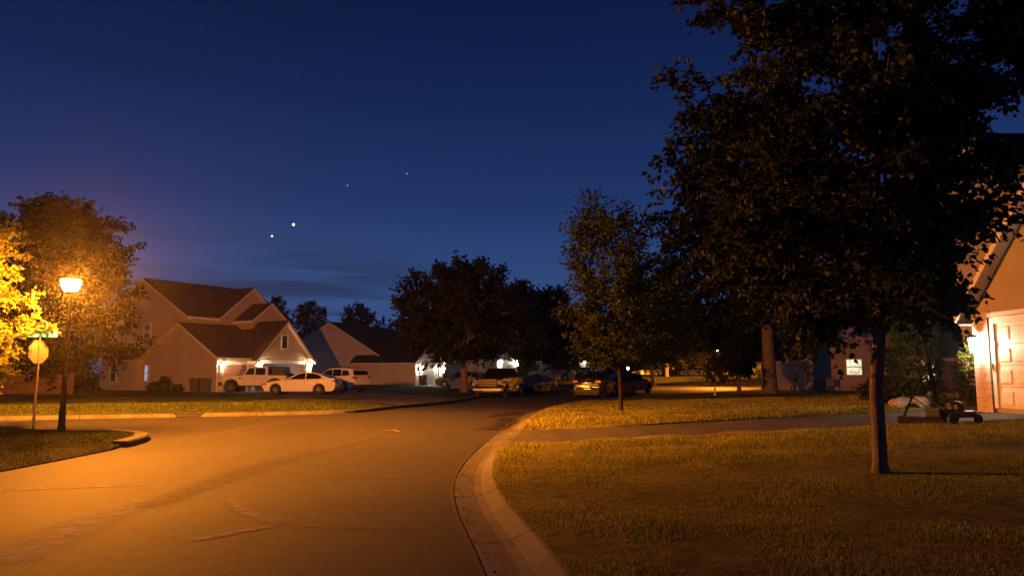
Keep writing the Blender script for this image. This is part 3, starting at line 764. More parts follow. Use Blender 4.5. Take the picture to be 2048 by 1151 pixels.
# ------------------------------------------------------------------ lamps
def point(name, loc, power, col, rad=.06):
    l = bpy.data.lights.new(name, 'POINT'); l.energy = power; l.color = col; l.shadow_soft_size = rad
    o = bpy.data.objects.new(name, l); COL.objects.link(o); o.location = loc
    return o

def batwing(o, stops, strength=1.0, side=.95):
    """optic of a street lantern: intensity by angle from straight down"""
    l = o.data; l.use_nodes = True; nt = l.node_tree; em = nt.nodes['Emission']
    tc = nt.nodes.new('ShaderNodeNewGeometry'); sp = nt.nodes.new('ShaderNodeSeparateXYZ'); nt.links.new(tc.outputs['Incoming'], sp.inputs[0])   # direction the light leaves in
    mr = nt.nodes.new('ShaderNodeMapRange'); mr.inputs['From Min'].default_value = -1; mr.inputs['From Max'].default_value = 1
    nt.links.new(sp.outputs['Z'], mr.inputs['Value'])
    rp = nt.nodes.new('ShaderNodeValToRGB'); e = rp.color_ramp.elements
    while len(e) < len(stops): e.new(.5)
    for i, (p, v) in enumerate(stops): e[i].position = p; e[i].color = (v, v, v, 1)
    nt.links.new(mr.outputs['Result'], rp.inputs['Fac'])
    def mth(op, a, b=None):
        x = nt.nodes.new('ShaderNodeMath'); x.operation = op
        for i, v in enumerate((a, b)):
            if v is None: continue
            if hasattr(v, 'is_output'): nt.links.new(v, x.inputs[i])
            else: x.inputs[i].default_value = v
        return x.outputs[0]
    # output cut towards the camera (-y), added to darken the near road
    xx = mth('MULTIPLY', sp.outputs['X'], sp.outputs['X']); yy = mth('MULTIPLY', sp.outputs['Y'], sp.outputs['Y'])
    back = mth('MAXIMUM', mth('DIVIDE', mth('MULTIPLY', sp.outputs['Y'], -1), mth('SQRT', mth('ADD', mth('ADD', xx, yy), .0001))), 0)
    lobe = mth('SUBTRACT', 1, mth('MULTIPLY', mth('POWER', back, 1.6), side))
    ml = nt.nodes.new('ShaderNodeMath'); ml.operation = 'MULTIPLY'
    nt.links.new(mth('MULTIPLY', lobe, strength), ml.inputs[1])
    nt.links.new(rp.outputs['Color'], ml.inputs[0]); nt.links.new(ml.outputs[0], em.inputs['Strength'])

SODIUM = (1, .275, .016)
# position 0 = straight down, .5 = level, 1 = straight up
BAT = [(0, .12), (.10, .17), (.22, .34), (.31, .72), (.36, 1.0), (.385, .72), (.41, .42), (.44, .40), (.50, .36), (.62, .27), (.75, .17), (.88, .08), (1, 0)]
def street_lamp(label, loc, H, power, lens_h=.42, mat='sodium', bat=None, turn=0, side=.95):
    root = empty('street_lamp', loc, 0, label, 'street lamp', 'post top street lamps')
    b = MB(); b.lathe([(.10, -.15), (.10, .02), (.085, .06), (.08, .5), (.068, .56), (.064, 1.2), (.05, H-.3), (.045, H-.28)], 14)
    b.build('pole', M['pole'], root, smooth=True)
    b = MB(); b.lathe([(.05, H-.3), (.10, H-.27), (.13, H-.24), (.13, H-.21)], 14); b.build('collar', M['pole'], root, smooth=True)
    z0 = H-.21
    b = MB(); b.lathe([(.07, z0-.005), (.14, z0+.01), (.185, z0+.05), (.22, z0+.12), (.245, z0+.21), (.25, z0+.29), (.235, z0+.33)], 18); b.build('lens', M[mat], root, smooth=True)
    b = MB(); b.lathe([(.245, z0+.33), (.25, z0+.35), (.19, z0+.39), (.08, z0+.42), (.03, z0+.48), (.005, z0+.5)], 18)
    b.build('cap', M['pole'], root, smooth=True)
    p = point('street_lamp_light', (loc[0], loc[1], loc[2]+z0+.2), power, SODIUM, .1); batwing(p, bat or BAT, 1, side); p.rotation_euler = (0, 0, turn)
    return root
LX, LY = -12.02, 20.3
street_lamp('lit black post lamp on the grass corner beside the street sign', (LX, LY, .15), 3.85, 78000)
street_lamp('small distant lit post lamp beyond the bend in the road', (25.0, 91.2, zl(25.0, 91.2)), 3.55, 45000, mat='far_bulb', bat=[(0, .02), (.15, .08), (.28, .4), (.38, 1), (.42, .5), (.45, .06), (.47, .010), (.5, .005), (1, 0)], side=0)

# ------------------------------------------------------------------ street sign
sx, sy = -13.18, 20.95
root = empty('street_sign', (sx, sy, .15), R(76), 'pale sign post with octagonal sign back and teal street name plate on top', 'street sign')
b = MB(); b.box((-.03,-.02,-.2),(.03,.02,1.15)); b.box((-.022,-.032,.95),(.022,-.012,2.5)); b.build('post', M['steel'], root, bevel=.004)
b = MB(); oc = [(.32*math.cos(R(22.5+45*k))/math.cos(R(22.5)), .0, 2.03+.32*math.sin(R(22.5+45*k))/math.cos(R(22.5))) for k in range(8)]
b.ext(oc, (0, .004, 0)); b.build('sign_back', M['steel'], root)
b = MB(); b.ext([(p[0], .007, p[2]) for p in oc], (0, .003, 0)); b.build('sign_face', M['sign_red'], root)
b = MB(); b.box((-.42,-.03,2.44),(.42,-.022,2.63)); pl = b.build('name_plate', M['sign_teal'], root, bevel=.003)
pl.rotation_euler = (0, 0, R(-44))
c = bpy.data.curves.new('lettering', 'FONT'); c.body = 'yne Ln'; c.size = .17; c.extrude = .001; c.align_x = 'RIGHT'
tmp = bpy.data.objects.new('tmp_text', c); COL.objects.link(tmp); bpy.context.view_layer.update()
me = bpy.data.meshes.new_from_object(tmp); bpy.data.objects.remove(tmp)
lt = bpy.data.objects.new('lettering', me); COL.objects.link(lt); me.materials.append(M['sign_white']); lt.parent = pl
lt.location = (.38, -.0325, 2.485); lt.rotation_euler = (R(90), 0, 0)
b = MB(); b.box((-.004,-.36,2.66),(.004,.36,2.85)); cp = b.build('name_plate', M['sign_white'], root, bevel=.003); cp.rotation_euler = (0, 0, R(-20))
b = MB(); b.tube([(0, -.022, 2.4), (0, -.022, 2.68)], .02, 8); b.build('bracket', M['steel'], root)

# ------------------------------------------------------------------ houses
def gable_walls(mb, p0, p1, q0, q1, zb, ze, zr_, axis):
    if axis == 'p':
        mq = (q0+q1)/2; mb.ext([(p0,q0,zb),(p0,q1,zb),(p0,q1,ze),(p0,mq,zr_),(p0,q0,ze)], (p1-p0, 0, 0))
    else:
        mp = (p0+p1)/2; mb.ext([(p0,q0,zb),(p1,q0,zb),(p1,q0,ze),(mp,q0,zr_),(p0,q0,ze)], (0, q1-q0, 0))

def gable_roof(rf, tr, p0, p1, q0, q1, ze, zr_, axis, oh=.3, eo=.35, th=.13, ends=(True, True)):
    if axis == 'p': a0, a1, b0, b1 = p0, p1, q0, q1
    else: a0, a1, b0, b1 = q0, q1, p0, p1
    m = (b0+b1)/2; sl = (zr_-ze)/(m-b0); e0 = ze-sl*eo; lift = .03
    A0 = a0-(oh if ends[0] else 0); A1 = a1+(oh if ends[1] else 0)
    def P(a, b, z): return (a, b, z) if axis == 'p' else (b, a, z)
    for s, bb in ((1, b0-eo), (-1, b1+eo)):
        rf.ext([P(A0, bb, e0+lift), P(A0, m, zr_+lift), P(A0, m, zr_+lift+th), P(A0, bb, e0+lift+th)], Vector(P(A1, 0, 0))-Vector(P(A0, 0, 0)))
        # eave fascia and soffit
        tr.box(*[P(*q) for q in ((A0+.01, bb-.02 if s > 0 else bb-.004, e0-.12), (A1-.01, bb+.004 if s > 0 else bb+.02, e0+.10))]) if axis == 'p' else tr.box(
            (min(bb-.02*s, bb+.004*s), A0+.01, e0-.12), (max(bb-.02*s, bb+.004*s), A1-.01, e0+.10))
        wb = b0 if s > 0 else b1
        tr.ext([P(A0+.02, bb+.01*s, e0-.10), P(A0+.02, wb-.004*s, e0-.10), P(A1-.02, wb-.004*s, e0-.10), P(A1-.02, bb+.01*s, e0-.10)], (0, 0, -.03))
        # rake boards
        for k, (A, sg) in enumerate(((A0, -1), (A1, 1))):
            if not ends[k]: continue
            wl = a0 if sg < 0 else a1; q0_ = A+.008 if sg < 0 else wl+.003; q1_ = wl-.003 if sg < 0 else A-.008
            tr.ext([P(q0_, bb+.02*s, e0+lift-.03), P(q0_, m, zr_+lift-.03), P(q0_, m, zr_+lift-.006), P(q0_, bb+.02*s, e0+lift-.006)], Vector(P(q1_, 0, 0))-Vector(P(q0_, 0, 0)))
            tr.ext([P(A-.004 if sg < 0 else A-.03, bb, e0-.10), P(A-.004 if sg < 0 else A-.03, m, zr_-.10), P(A-.004 if sg < 0 else A-.03, m, zr_+.10), P(A-.004 if sg < 0 else A-.03, bb, e0+.10)],
                   Vector(P(.034, 0, 0)) if sg > 0 else Vector(P(-.03, 0, 0)))

def window(parent, face, c, w, h, glass, frame='trim', mull=True):
    """face: outward axis '-p', '-q', ...; c = centre (p, q, z)"""
    s = -1 if face[0] == '-' else 1; ax = face[1]
    def bx(mb, a0, a1, z0, z1, d0, d1):
        if ax == 'p': mb.box((c[0]+min(s*d0, s*d1), c[1]+a0, c[2]+z0), (c[0]+max(s*d0, s*d1), c[1]+a1, c[2]+z1))
        else: mb.box((c[0]+a0, c[1]+min(s*d0, s*d1), c[2]+z0), (c[0]+a1, c[1]+max(s*d0, s*d1), c[2]+z1))
    f = MB(); t = .09
    bx(f, -w/2-t, w/2+t, h/2, h/2+t, 0, .06); bx(f, -w/2-t, w/2+t, -h/2-t, -h/2, 0, .075)
    bx(f, -w/2-t, -w/2, -h/2, h/2, 0, .06); bx(f, w/2, w/2+t, -h/2, h/2, 0, .06)
    if mull: bx(f, -w/2, w/2, -.025, .025, .012, .045)
    o = f.build('window', M[frame], parent)
    g = MB(); bx(g, -w/2, w/2, -h/2, h/2, .003, .012); g.build('pane', M[glass], o)
    return o

def garage_door(parent, face, c, w, h, mat, cols=4, rows=4):
    s = -1 if face[0] == '-' else 1; ax = face[1]; f = MB()
    def bx(mb, a0, a1, z0, z1, d0, d1):
        if ax == 'p': mb.box((c[0]+min(s*d0, s*d1), c[1]+a0, c[2]+z0), (c[0]+max(s*d0, s*d1), c[1]+a1, c[2]+z1))
        else: mb.box((c[0]+a0, c[1]+min(s*d0, s*d1), c[2]+z0), (c[0]+a1, c[1]+max(s*d0, s*d1), c[2]+z1))
    hr = h/rows
    for r_ in range(rows):
        bx(f, -w/2, w/2, r_*hr+.006, (r_+1)*hr-.006, .004, .04)
        for k in range(cols):
            wc = w/cols; bx(f, -w/2+k*wc+.09, -w/2+(k+1)*wc-.09, r_*hr+.1, (r_+1)*hr-.1, .04, .056)
    o = f.build('garage_door', M[mat], parent, bevel=.006)
    t = MB(); bx(t, -w/2-.14, -w/2-.002, 0, h+.16, 0, .09); bx(t, w/2+.002, w/2+.14, 0, h+.16, 0, .09); bx(t, -w/2, w/2, h, h+.16, 0, .09)
    t.build('door_frame', M['trim'], parent)
    return o

def sconce(parent, pos, out, power, bulb='bulb', col=(1, .70, .38), sc=1.0):
    """wall lantern: back plate, caged glass, cap; the lamp inside lights the wall"""
    o = Vector(out).normalized(); p = Vector(pos)
    b = MB(); side = Vector((-o.y, o.x, 0)); c = p + o*.17*sc
    b.ext([p+side*.05*sc+Vector((0,0,-.1*sc)), p-side*.05*sc+Vector((0,0,-.1*sc)), p-side*.05*sc+Vector((0,0,.14*sc)), p+side*.05*sc+Vector((0,0,.14*sc))], o*.02*sc)
    b.tube([p+Vector((0,0,.1*sc)), p+o*.1*sc+Vector((0,0,.2*sc)), c+Vector((0,0,.19*sc))], .012*sc, 6)
    b.lathe([(.11*sc, .15*sc), (.09*sc, .18*sc), (.03*sc, .22*sc)], 8, c)
    b.lathe([(.05*sc, -.19*sc), (.06*sc, -.17*sc)], 8, c)
    for k in range(4):
        a = k*PI/2+.78; b.tube([c+Vector((math.cos(a)*.06, math.sin(a)*.06, -.17))*sc, c+Vector((math.cos(a)*.095, math.sin(a)*.095, .15))*sc], .008*sc, 4)
    w = b.build('wall_lamp', M['pole'], parent)
    g = MB(); g.lathe([(.05*sc, -.165*sc), (.085*sc, .148*sc)], 10, c); g.build('glass', M[bulb], w, smooth=True)
    mw = parent.matrix_basis; wp = mw @ (c+o*.02)
    return point('wall_lamp_light', wp, power, col, .05*sc)

def house_root(name, label, C0, th, z):
    e = empty(name, (C0[0], C0[1], z), th, label, 'house'); e.matrix_basis
    bpy.context.view_layer.update(); return e

# ---- house 1, big tan house on the left
TH1 = R(60); C1 = (-21.9, 56.0)
h1 = house_root('tan_house', 'large tan two storey house with open garage and three lit wall lanterns', C1, TH1, .12)
w = MB(); rf = MB(); tr = MB()
zb = -.4
# garage: attic solid over the bays, walls round the open bay
w.ext([(0,0,2.62),(0,8.85,2.62),(0,8.85,2.7),(0,4.42,5.25),(0,0,2.7)], (9.6,0,0))
w.box((0,.02,zb),(3.3,8.85,2.618)); w.box((8.5,.02,zb),(9.6,8.85,2.618)); w.box((3.303,6.2,zb),(8.497,8.85,2.617))
# projecting bay front
w.ext([(3.1,-.6,2.36),(8.75,-.6,2.36),(8.75,-.6,2.62),(5.925,-.6,5.55),(3.1,-.6,2.62)], (0,.25,0))
w.ext([(3.1,-.35,2.5),(8.75,-.35,2.5),(8.75,-.35,2.62),(5.925,-.35,5.55),(3.1,-.35,2.62)], (0,4.5,0))
w.box((3.1,-.6,zb),(3.72,.018,2.358)); w.box((8.12,-.6,zb),(8.75,.018,2.358))
# main block, cross gables, low side room
gable_walls(w, 1.0, 12.1, 5.1, 16.3, zb, 6.05, 9.2, 'p')
gable_walls(w, 3.8, 10.0, 4.6, 10, 3.2, 6.05, 8.6, 'q')
gable_walls(w, 5.3, 8.85, 2.5, 6, 3.6, 5.85, 7.2, 'q')
w.box((-.2,9.4,zb),(1.0,13.4,2.6))
w.build('wall', M['siding_tan'], h1)
gable_roof(rf, tr, 0, 9.6, 0, 8.85, 2.7, 5.25, 'p', .25, .35)
gable_roof(rf, tr, 1.0, 12.1, 5.1, 16.3, 6.05, 9.2, 'p', .25, .4)
gable_roof(rf, tr, 3.8, 10.0, 4.6, 10, 6.05, 8.6, 'q', .3, .3, ends=(True, False))
gable_roof(rf, tr, 5.3, 8.85, 2.5, 6, 5.85, 7.2, 'q', .25, .25, ends=(True, False))
gable_roof(rf, tr, 3.1, 8.75, -.6, 4.2, 2.62, 5.55, 'q', .4, .32, ends=(True, False))
rf.ext([(-.5,9.2,2.55),(-.5,13.6,2.55),(-.5,13.6,2.67),(-.5,9.2,2.67)], (.02,0,0)); rf.add([(-.5,9.2,2.67),(-.5,13.6,2.67),(1.02,13.2,3.5),(1.02,9.6,3.5)], [(0,1,2,3)])
rf.add([(-.5,9.2,2.66),(1.02,9.6,3.49),(1.02,9.2,2.66)], [(0,1,2)]); rf.add([(-.5,13.6,2.66),(1.02,13.6,2.66),(1.02,13.2,3.49)], [(0,1,2)])
rfo = rf.build('roof', M['roof'], h1)
for a_ in ((4.6,9.4,8.3), (7.0,8.2,7.6)):
    v = MB(); v.tube([a_, (a_[0], a_[1], a_[2]+.7)], .06, 8); v.build('vent_pipe', M['pole'], rfo)
tr.build('fascia', M['trim'], h1)
tm = MB(); tm.box((.0,-.012,2.15),(3.1,.016,2.55)); tm.box((3.6,-.66,2.2),(8.25,-.602,2.5)); tm.box((3.62,-.64,-.1),(3.72,-.602,2.198)); tm.box((8.12,-.64,-.1),(8.22,-.602,2.198))
tm.box((-.012,-.012,-.2),(.12,.016,2.14)); tm.build('door_trim', M['trim'], h1)
for a_, b_ in (((2.78,-.16,-.3),(3.098,.015,2.5)), ((2.95,-.76,-.3),(3.58,-.603,2.3)), ((8.25,-.76,-.3),(8.85,-.603,2.3)), ((.13,-.16,-.3),(.5,.015,2.1))):
    st = MB(); st.box(a_, b_); st.build('stone_pier', M['stone'], h1)
garage_door(h1, '-q', (1.62, .018, 0), 2.2, 2.1, 'door_brown')
window(h1, '-q', (5.925, -.6, 3.95), .55, 1.0, 'dark_in', mull=False)
window(h1, '-p', (1.0, 10.0, 4.85), .8, 1.15, 'glass'); window(h1, '-p', (-.2, 12.4, 1.55), .75, 1.5, 'glass'); window(h1, '-p', (0, 8.35, 1.45), .38, 1.2, 'win_blue')
b = MB(); b.box((-.32,10.9,1.7),(-.2,11.25,1.95)); b.build('meter_box', M['steel'], h1)
b = MB(); b.box((3.73,-.3,-.05),(8.1,6.19,.02)); b.build('garage_floor', M['walk'], h1)
b = MB(); b.box((3.305,.03,.02),(3.33,6.19,2.6)); b.box((8.47,.03,.02),(8.495,6.19,2.6)); b.box((3.33,6.17,.02),(8.47,6.195,2.6)); b.box((3.33,.03,2.59),(8.47,6.17,2.615)); b.build('garage_lining', M['inside'], h1)
rr = random.Random(2); b = MB(); b2 = MB()
for k in range(9):
    p = 3.6+k*.52; hh = rr.uniform(.5, 1.9); (b if k % 2 else b2).box((p, 5.4+rr.uniform(0, .2), .02), (p+.46, 6.15, hh))
b.build('storage_box', M['store_blue'], h1); b2.build('storage_shelf', M['store_grey'], h1)
b = MB(); b.box((4.2,2.6,2.5),(7.6,2.72,2.56)); b.build('ceiling_light', M['tube'], h1)
for p, q in ((.3, -.16), (3.27, -.76), (8.52, -.76)):
    sconce(h1, (p, q, 2.1), (0, -1, 0), 120, sc=1.3)
m1 = Matrix.Translation((C1[0], C1[1], .12)) @ Matrix.Rotation(TH1, 4, 'Z')
point('garage_light', m1 @ Vector((5.9, 2.6, 2.3)), 30, (.62, .74, 1), .2)

# ---- house 2
TH2 = R(72); C2 = (-10.1, 78.0)
h2 = house_root('pale_house', 'pale house with white garage side wall and two bright lanterns behind the maple', C2, TH2, .3)
w = MB(); rf = MB(); tr = MB(); zb = -.5
gable_walls(w, 0, 7.2, 0, 7.4, zb, 2.45, 4.6, 'q'); gable_walls(w, 1.0, 14, 4.7, 16.7, zb, 3.2, 6.75, 'p')
w.build('wall', M['siding_white'], h2)
gable_roof(rf, tr, 0, 7.2, 0, 7.4, 2.45, 4.6, 'q', .3, .35, ends=(True, False)); gable_roof(rf, tr, 1.0, 14, 4.7, 16.7, 3.2, 6.75, 'p', .2, .4)
rf.build('roof', M['roof_dark'], h2); tr.build('fascia', M['trim'], h2)
garage_door(h2, '-q', (3.6, -.004, 0), 4.2, 2.15, 'door_white')
for a_ in (.02, 6.1):
    b = MB(); b.box((a_,-.12,-.3),(a_+1.08,-.004,2.2)); b.build('brick_pier', M['brick'], h2)
b = MB(); b.box((-.1,6.3,.75),(-.002,6.55,1.3)); b.tube([(-.04,6.42,.75),(-.04,6.42,-.2)], .03, 6); b.build('meter_box', M['steel'], h2)
for p in (.75, 6.5): sconce(h2, (p, -.12, 1.7), (0, -1, 0), 75, 'bulb_cool', (1, .86, .62), 2.0)
# ---- house 3
TH3 = R(64); C3 = (-1.9, 97.0)
h3 = house_root('far_garage_house', 'far house whose small lit garage gable glows above the pickup', C3, TH3, .95)
w = MB(); rf = MB(); tr = MB()
gable_walls(w, 0, 5.8, 0, 8, -.6, 2.5, 4.5, 'q'); gable_walls(w, 1, 13, 6, 15, -.6, 2.9, 5.4, 'p'); w.build('wall', M['siding_cream'], h3)
gable_roof(rf, tr, 0, 5.8, 0, 8, 2.5, 4.5, 'q', .3, .3, ends=(True, False)); gable_roof(rf, tr, 1, 13, 6, 15, 2.9, 5.4, 'p'); rf.build('roof', M['roof_dark'], h3); tr.build('fascia', M['trim'], h3)
garage_door(h3, '-q', (2.9, -.004, 0), 3.6, 2.1, 'door_white')
for p in (.5, 5.3): sconce(h3, (p, -.004, 1.95), (0, -1, 0), 40, 'bulb_cool', (1, .88, .66), 2.0)
# ---- house 4, dim wall behind the silver vehicle
h4 = house_root('dim_house', 'unlit low grey house behind the silver vehicle', (3.6, 108), R(4), 1.0)
w = MB(); rf = MB(); tr = MB(); gable_walls(w, 0, 9.5, 0, 8, -.6, 2.3, 4.1, 'p'); w.build('wall', M['siding_grey'], h4)
gable_roof(rf, tr, 0, 9.5, 0, 8, 2.3, 4.1, 'p'); rf.build('roof', M['roof_dark'], h4); tr.build('fascia', M['trim'], h4)
window(h4, '-q', (5.5, 0, 1.4), 1.2, 1.0, 'glass'); window(h4, '-q', (8.0, 0, 1.4), .9, 1.0, 'glass')
sconce(h4, (6.8, 0, 2.0), (0, -1, 0), 4, 'bulb_cool', (1, .86, .6), 1.6)
# ---- house 5, across the right lawn
z5 = zr(26, 60); h5 = house_root('lit_window_house', 'cream gabled house with bright windows beyond the linden trunk', (23.4, 60.0), 0, z5)
w = MB(); rf = MB(); tr = MB(); gable_walls(w, 0, 9.2, 0, 11, -.6, 2.6, 6.2, 'q'); w.build('wall', M['siding_warm'], h5)
w = MB(); w.box((9.2,.5,-.6),(17,10,2.7)); w.build('brick_wall', M['brick_dark'], h5)
gable_roof(rf, tr, 0, 9.2, 0, 11, 2.6, 6.2, 'q', .35, .4); gable_roof(rf, tr, 9.2, 17, .5, 10, 2.7, 5.4, 'p', .3, .4, ends=(False, True)); rf.build('roof', M['roof_dark'], h5); tr.build('fascia', M['trim'], h5)
window(h5, '-q', (3.8, 0, 1.85), 1.2, 1.2, 'win_warm'); window(h5, '-q', (9.95, .5, 1.55), 1.05, 1.65, 'win_warm'); window(h5, '-q', (7.4, 0, 1.3), .5, 1.7, 'win_warm', mull=False)
b = MB(); b.box((6.2,-.05,0),(7.0,-.003,2.05)); d5 = b.build('door', M['trim'], h5, bevel=.01); b = MB(); b.lathe([(.03,0),(.04,.04),(.02,.06)], 8, (6.9,-.11,1.0), 'y'); b.build('handle', M['chrome'], d5)
# ---- near house on the right
ZR = .70
h6 = house_root('near_house', 'tall tan house at the right edge with lit white garage door and brick corner', (12.3, 19.85), 0, ZR)
w = MB(); rf = MB(); tr = MB()
gable_walls(w, 0, 9, -7.2, 0, -.7, 2.62, 6.0, 'p'); gable_walls(w, 2.7, 8, 1.65, 5.25, -.7, 7.0, 8.35, 'p'); gable_walls(w, 3.4, 13, -6, 5.0, -.7, 6.5, 9.3, 'q')
w.build('wall', M['siding_near'], h6)
gable_roof(rf, tr, 0, 9, -7.2, 0, 2.62, 6.0, 'p', .35, .35, ends=(True, False)); gable_roof(rf, tr, 2.7, 8, 1.65, 5.25, 7.0, 8.35, 'p', .3, .3, ends=(True, False)); gable_roof(rf, tr, 3.4, 13, -6, 5.0, 6.5, 9.3, 'q', .3, .4)
rf.build('roof', M['roof_dark'], h6); tr.build('fascia', M['trim'], h6)
b = MB(); b.box((-.11,-.62,-.6),(-.004,.02,2.45)); b.build('brick_pier', M['brick'], h6)
garage_door(h6, '-p', (-.004, -3.25, .02), 4.85, 2.12, 'door_white', 8, 4)
b = MB(); b.box((-.14,-5.9,2.32),(-.004,-.66,2.42)); b.build('door_head', M['trim'], h6)
b = MB(); b.box((-.13,-.75,1.0),(-.1,-.68,1.14)); b.build('door_keypad', M['steel'], h6)
sconce(h6, (-.11, -.30, 1.62), (-1, 0, 0), 150, 'bulb_cool', (1, .84, .6), 1.2)

# ------------------------------------------------------------------ fence, bins, small things at house 1
fr = empty('wooden_fence', (-29.2, 50.2, .15), R(176), 'brown wooden board fence below the big tree', 'fence')
b = MB()
for k in range(78): b.box((k*.15, 0, -.1), (k*.15+.142, .022, 1.36+.015*math.sin(k*3.1)))
b.build('board_panel', M['fence'], fr)
b = MB(); b.box((0,-.05,.3),(11.7,-.003,.4)); b.box((0,-.05,1.05),(11.7,-.003,1.15)); b.build('rail', M['fence'], fr)
for k in range(5):
    b = MB(); b.box((k*2.9,-.15,-.2),(k*2.9+.09,-.053,1.45)); b.build('post', M['fence'], fr)

def bin_(label, loc, rz, group='wheelie bins'):
    e = empty('wheelie_bin', loc, rz, label, 'bin', group); b = MB()
    lo = [(-.25,-.27),(.25,-.27),(.25,.27),(-.25,.27)]; hi = [(-.33,-.37),(.33,-.37),(.33,.37),(-.33,.37)]
    b.add([(x, y, .05) for x, y in lo]+[(x, y, 1.0) for x, y in hi], [(3,2,1,0),(4,5,6,7),(0,1,5,4),(1,2,6,5),(2,3,7,6),(3,0,4,7)])
    b.build('body', M['bin'], e, bevel=.03)
    b = MB(); b.ext([(-.36,-.40,1.005),(.36,-.40,1.005),(.36,.42,1.005),(.36,.42,1.04),(.36,0,1.10),(.36,-.40,1.06),(-.36,-.40,1.06),(-.36,0,1.1),(-.36,.42,1.04),(-.36,.42,1.005)][:4], (0,0,.06))
    b.build('lid', M['bin'], e, bevel=.02)
    b = MB(); b.tube([(-.28,.46,.98),(.28,.46,.98)], .02, 8); b.build('handle', M['bin'], e)
    for s in (-1, 1):
        b = MB(); b.lathe([(.02,-.03),(.14,-.03),(.15,0),(.14,.03),(.02,.03)], 14, (s*.27,.3,.15), 'x'); b.build('wheel', M['rubber'], e, smooth=True)
    return e
bin_('black wheelie bin nearer the garage corner of the tan house', (-22.45, 55.35, .16), R(20)); bin_('black wheelie bin on the shrub side of the pair at the tan house', (-23.35, 55.6, .16), R(14))
bin_('dark wheelie bin beside the white garage door of the pale house', (-9.0, 76.3, .32), R(-15))
b_ = m1 @ Vector((-.7, 6.2, 0)); shrub('low round shrub furthest left along the tan house wall', (b_.x, b_.y, .1), (.55, .5, .4), 31, leaf=.12, n=900)
b_ = m1 @ Vector((-.6, 5.2, 0)); shrub('tallest of the dark shrubs against the tan house wall', (b_.x, b_.y, .1), (.5, .5, .62), 32, leaf=.12, n=1000)
b_ = m1 @ Vector((-.5, 3.7, 0)); shrub('small round shrub nearest the bins at the tan house', (b_.x, b_.y, .1), (.42, .4, .32), 33, leaf=.1, n=700)
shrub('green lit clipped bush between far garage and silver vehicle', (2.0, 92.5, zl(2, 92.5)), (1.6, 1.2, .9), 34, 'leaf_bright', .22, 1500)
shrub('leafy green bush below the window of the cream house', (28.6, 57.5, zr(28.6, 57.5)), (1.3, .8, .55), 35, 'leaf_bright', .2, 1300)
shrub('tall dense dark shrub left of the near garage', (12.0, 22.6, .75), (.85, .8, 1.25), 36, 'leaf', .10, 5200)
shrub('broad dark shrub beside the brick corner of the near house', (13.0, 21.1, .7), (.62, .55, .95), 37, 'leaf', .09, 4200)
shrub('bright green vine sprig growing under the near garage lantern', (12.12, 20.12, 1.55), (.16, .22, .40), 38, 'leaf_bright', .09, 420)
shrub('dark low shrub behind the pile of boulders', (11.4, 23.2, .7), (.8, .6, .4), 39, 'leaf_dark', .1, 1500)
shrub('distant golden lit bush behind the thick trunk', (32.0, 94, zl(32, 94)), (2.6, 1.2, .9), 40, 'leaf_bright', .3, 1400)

for i, (x, y, rx, ry, rz_, lab) in enumerate(((11.3, 21.9, .36, .3, .17, 'flat pale boulder topping the rock pile beyond the driveway'), (11.0, 21.55, .26, .22, .13, 'low boulder at the left front of the rock pile'),
        (11.75, 21.7, .3, .26, .2, 'largest reddish boulder on the right of the rock pile'), (11.6, 21.45, .15, .12, .09, 'smallest stone in front of the rock pile'))):
    b = MB(); b.blob((0, 0, 0), (rx, ry, rz_), i+5, 9, 6, .2); o = b.build('boulder', M['rock'], smooth=True); o.location = (x, y, .64+rz_*.55)
    tag(o, lab, 'boulder', 'boulders beyond the driveway')
b = MB(); b.blob((0, 0, 0), (.95, .5, .07), 60, 18, 6, .15); o = b.build('mulch_bed', M['mulch'], smooth=True); o.location = (12.0, 21.95, .66); tag(o, 'dark mulch bed with rocks beyond the driveway edge', 'mulch bed')

# basketball hoop
hx, hy = 8.62, 15.9; hz = zr(hx, hy)
e = empty('basketball_hoop', (hx, hy, hz), R(150), 'portable basketball hoop with dark leaning pole standing beside the driveway', 'basketball hoop')
b = MB(); b.ext([(-.42,-.38,.0),(.5,-.38,.0),(.5,.38,.0),(-.42,.38,.0)], (0,0,.15)); b.build('base', M['rubber'], e, bevel=.05, seg=3)
b = MB(); b.tube([(-.28,0,.12),(-.12,0,1.5),(.15,0,2.75)], [.05,.045,.04], 10); b.build('pole', M['pole'], e, smooth=True)
for s in (-.22, .22):
    b = MB(); b.tube([(.38,s,.12),(-.14,s*.15,1.3)], .018, 6); b.build('brace', M['pole'], e)
b = MB(); b.tube([(.1,0,2.55),(.62,0,3.0)], .025, 6); b.tube([(.15,0,2.72),(.62,0,3.3)], .025, 6); b.build('arm', M['pole'], e)
b = MB(); b.box((.62,-.55,2.86),(.65,.55,3.6)); bb = b.build('backboard', M['store_grey'], e, bevel=.01)
b = MB(); n = 20; b.tube([(.88+.23*math.cos(2*PI*k/n), .23*math.sin(2*PI*k/n), 3.0) for k in range(n+1)], .01, 6, False); b.build('hoop_ring', M['pole'], bb)
b = MB(); b.lathe([(.02,0),(.05,.01),(.05,.02),(.02,.03)], 14, (-.15,-.07,.62), 'y'); b.build('sticker', M['blue'], e)

